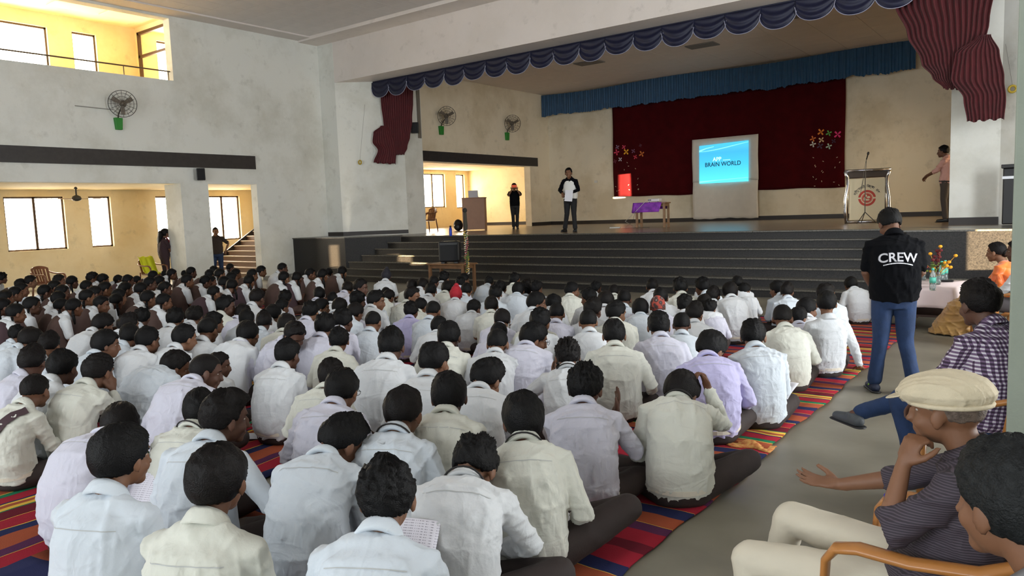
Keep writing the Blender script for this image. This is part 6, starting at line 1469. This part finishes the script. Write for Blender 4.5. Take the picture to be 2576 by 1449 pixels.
def sit(label, loc, face, s, pose, **kw):
    p = dict(kind='chair', pz=.36, lean=0, slouch=24, tilt0=-10); p.update(pose); root = person(label, p, hi=True, seed=kw.pop('seed', 3), barefoot=kw.pop('barefoot', False), **kw)
    root.location = loc; root.rotation_euler = (0, 0, D2(face)); root.scale = (s, s, s); return root
M_STRIPE = bpy.data.materials.new('shirt_pinstripe'); M_STRIPE.use_nodes = True; nt = M_STRIPE.node_tree; b = nt.nodes['Principled BSDF']; b.inputs['Roughness'].default_value = .8
tc = nt.nodes.new('ShaderNodeTexCoord'); wv = nt.nodes.new('ShaderNodeTexWave'); wv.bands_direction = 'Z'; wv.inputs['Scale'].default_value = 42; wv.inputs['Distortion'].default_value = .4; rp = nt.nodes.new('ShaderNodeValToRGB')
rp.color_ramp.elements[0].position = .55; rp.color_ramp.elements[0].color = srgb(44, 38, 46); rp.color_ramp.elements[1].position = .8; rp.color_ramp.elements[1].color = srgb(74, 64, 74); nt.links.new(tc.outputs['Object'], wv.inputs[0]); nt.links.new(wv.outputs['Fac'], rp.inputs[0]); nt.links.new(rp.outputs[0], b.inputs['Base Color'])
old = sit('elderly man in beige flat cap and dark pinstripe shirt, hand at his cheek', (0, 0, 0), 84, 1.12, dict(lean=-2, slouch=40, tilt0=-30, hy=-6, hp=2, la=(-.12, .04, .86), lpole=(-.5, .2, -1), lh=((.25, -.25, .9), (-.8, .4, .2)), lcurl=48, ra=(.10, .46, .60), rpole=(.6, -.5, -.6), rh=((-.15, .9, .0), (.2, 0, -1)), rcurl=10,
      lk=(-.17, .50, .44), rk=(.17, .50, .47), lf=(-.17, .46, .07), rf=(.17, .60, .07)), sleeve='rolled', shirtmat=M_STRIPE, trouser=mat('trousers_ivory', (196, 188, 170), .8, .05, 6, bump=.1), hair='bald', hairmat=hairm('hair_grey_stubble', (112, 98, 88)), headgear='flatcap', skin=M_SKIN[2], seed=8, build=1.12)
place_at(old, 2378, 1030, 2.42, 84, 1.08); finish(old)
oldloc = old.location.copy()
V, Fs = tube([(.07, .475, .60), (.07, .50, .60)], .02, 8)
bevel(MB().box(.02, .05, .12, .135, .60, .70).build('pen', mat('pen_blue', (30, 30, 150), .4), old), .003)
ck = bpy.data.materials.new('shirt_checked'); ck.use_nodes = True; nt = ck.node_tree; b = nt.nodes['Principled BSDF']; b.inputs['Roughness'].default_value = .85; tc = nt.nodes.new('ShaderNodeTexCoord')
def band(axis, sc):
    sx = nt.nodes.new('ShaderNodeSeparateXYZ'); nt.links.new(tc.outputs['Object'], sx.inputs[0]); m1 = nt.nodes.new('ShaderNodeMath'); m1.operation = 'MULTIPLY'; nt.links.new(sx.outputs[axis], m1.inputs[0]); m1.inputs[1].default_value = sc
    m2 = nt.nodes.new('ShaderNodeMath'); m2.operation = 'FRACT'; nt.links.new(m1.outputs[0], m2.inputs[0]); m3 = nt.nodes.new('ShaderNodeMath'); m3.operation = 'GREATER_THAN'; nt.links.new(m2.outputs[0], m3.inputs[0]); m3.inputs[1].default_value = .45; return m3
ba, bb = band(0, 52), band(2, 52); ad = nt.nodes.new('ShaderNodeMath'); ad.operation = 'ADD'; nt.links.new(ba.outputs[0], ad.inputs[0]); nt.links.new(bb.outputs[0], ad.inputs[1]); dv = nt.nodes.new('ShaderNodeMath'); dv.operation = 'MULTIPLY'; dv.inputs[1].default_value = .5; nt.links.new(ad.outputs[0], dv.inputs[0])
rp = nt.nodes.new('ShaderNodeValToRGB'); rp.color_ramp.interpolation = 'CONSTANT'; e = rp.color_ramp.elements; e[0].color = srgb(196, 192, 200); e[1].position = .3; e[1].color = srgb(104, 84, 112); x = e.new(.8); x.color = srgb(50, 34, 56); nt.links.new(dv.outputs[0], rp.inputs[0]); nt.links.new(rp.outputs[0], b.inputs['Base Color'])
chk = sit('man in purple and white checked shirt seated behind the flat-capped man', (0, 0, 0), 52, 1.12, dict(lean=0, slouch=34, hy=-4, la=(-.2, .3, .5), ra=(.2, .3, .5), lk=(-.16, .46, .46), rk=(.15, .44, .50), rf=(-.25, .72, .32)), sleeve='long', shirtmat=ck, trouser=M_JEAN, hair='short', skin=M_SKIN[1], extra=dict(shoes=mat('shoe_grey', (70, 74, 78), .6)), seed=9, build=1.15)
place_head(chk, 2460, 727, 112, 52, s=1.12); chk.location.z = 0; finish(chk)
bk = sit('dark-haired man at the bottom right corner seen from behind his ear', (0, 0, 0), 78, 1.12, dict(lean=0, slouch=30, hy=-8, la=(-.2, .3, .5), ra=(.2, .3, .5)), sleeve='long', shirtmat=mat('shirt_grey', (120, 120, 124), .8), trouser=M_TROUD, hair='bowl', hairmat=hairm('hair_dark_grey', (30, 32, 33)), skin=M_SKIN[2], seed=12)
place_at(bk, 2540, 1262, 1.52, 66, 1.05); finish(bk)
MO = mat('sari_orange', (226, 120, 24), .45, 0, 7, col2=(200, 84, 20), sheen=.4); MG = mat('sari_gold', (176, 136, 70), .45, 0, 5, col2=(146, 106, 54), sheen=.3)
sr = sit('woman in orange and gold sari lit by the sun, seated at the right edge', (0, 0, 0), 74, 1.03, dict(lean=4, slouch=26, hy=0, la=(-.08, .26, .56), ra=(.06, .28, .58), lk=(-.12, .40, .46), rk=(.12, .40, .46)), sleeve='short', shirtmat=MO, trouser=MG, hair='girl', hairmat=M_HAIRB, skin=M_SKIN[2], seed=14, collar=False)
place_head(sr, 2505, 615, 52, 74, s=1.03); sr.location.z = 0
b = [tube([(.10, .06, .86), (.02, .14, .72), (-.10, .16, .56)], [.07, .075, .07], 12, flat=.45, cap='round'), tube([(-.13, .02, .80), (-.17, -.02, .66), (-.18, -.02, .50)], [.075, .08, .06], 12, flat=.5, cap='round'), tube([(.12, -.02, .84), (0, -.13, .74), (-.14, -.12, .62)], [.05, .06, .06], 12, flat=.4, cap='round')]
me = fuse('sari_drape', b, .009, 2); folds(me, .005, 3, 50); link_part('sari_drape', me, MO, sr)
rings = [((0, .10, .40), .22, .17, np.eye(3)), ((0, .28, .44), .23, .17, rotx(-.6)), ((0, .44, .38), .22, .14, rotx(-1.2)), ((0, .52, .22), .25, .14, rotx(-1.5)), ((-.02, .62, .06), .32, .16, rotx(-1.5)), ((-.02, .64, .02), .32, .16, rotx(-1.5))]
me = fuse('sari_skirt', [loft([(c_, a, bb_, np.eye(3)) for c_, a, bb_, R__ in [((0, .52, .015), .34, .30, 0), ((0, .50, .12), .30, .26, 0), ((0, .42, .26), .26, .26, 0), ((0, .30, .40), .23, .28, 0), ((0, .22, .47), .20, .22, 0)]])], .012, 2); folds(me, .010, 17, 34); link_part('sari_skirt', me, MG, sr)
V, Fs = ellipsoid((sr['_hc'][0], sr['_hc'][1]-.10, sr['_hc'][2]-.01), (.05, .04, .05)); mesh_obj('hair_bun', V, Fs, M_HAIRB, sr, True)
finish(sr)
p2 = sit('person in grey trousers seated beyond the woman in the orange sari', Vector((-.42, 10.15, 0)), 80, 1.08, dict(lean=0, hy=0, la=(-.1, .3, .5), ra=(.1, .3, .5), lk=(-.14, .44, .50), rk=(.10, .44, .47)), sleeve='long', shirtmat=M_SHIRT['white'], trouser=mat('trousers_slate', (84, 80, 84), .8), hair='short', seed=16); finish(p2)
plastic_chair('tan plastic armchair beyond the woman in the sari', M_CHB, (-.38, 10.15, 0), math.radians(80))
for ob, hd in ((old, 90), (chk, 52), (sr, 78)):
    ch = {'tan plastic armchair under the man in the flat cap': old, 'tan plastic armchair under the man in the checked shirt': chk, 'tan plastic armchair under the woman in the orange sari': sr}
for ob in list(scene.objects):
    if ob.get('label') in ch:
        t_ = ch[ob['label']]; ob.location = (t_.location.x, t_.location.y, 0); ob.rotation_euler = t_.rotation_euler
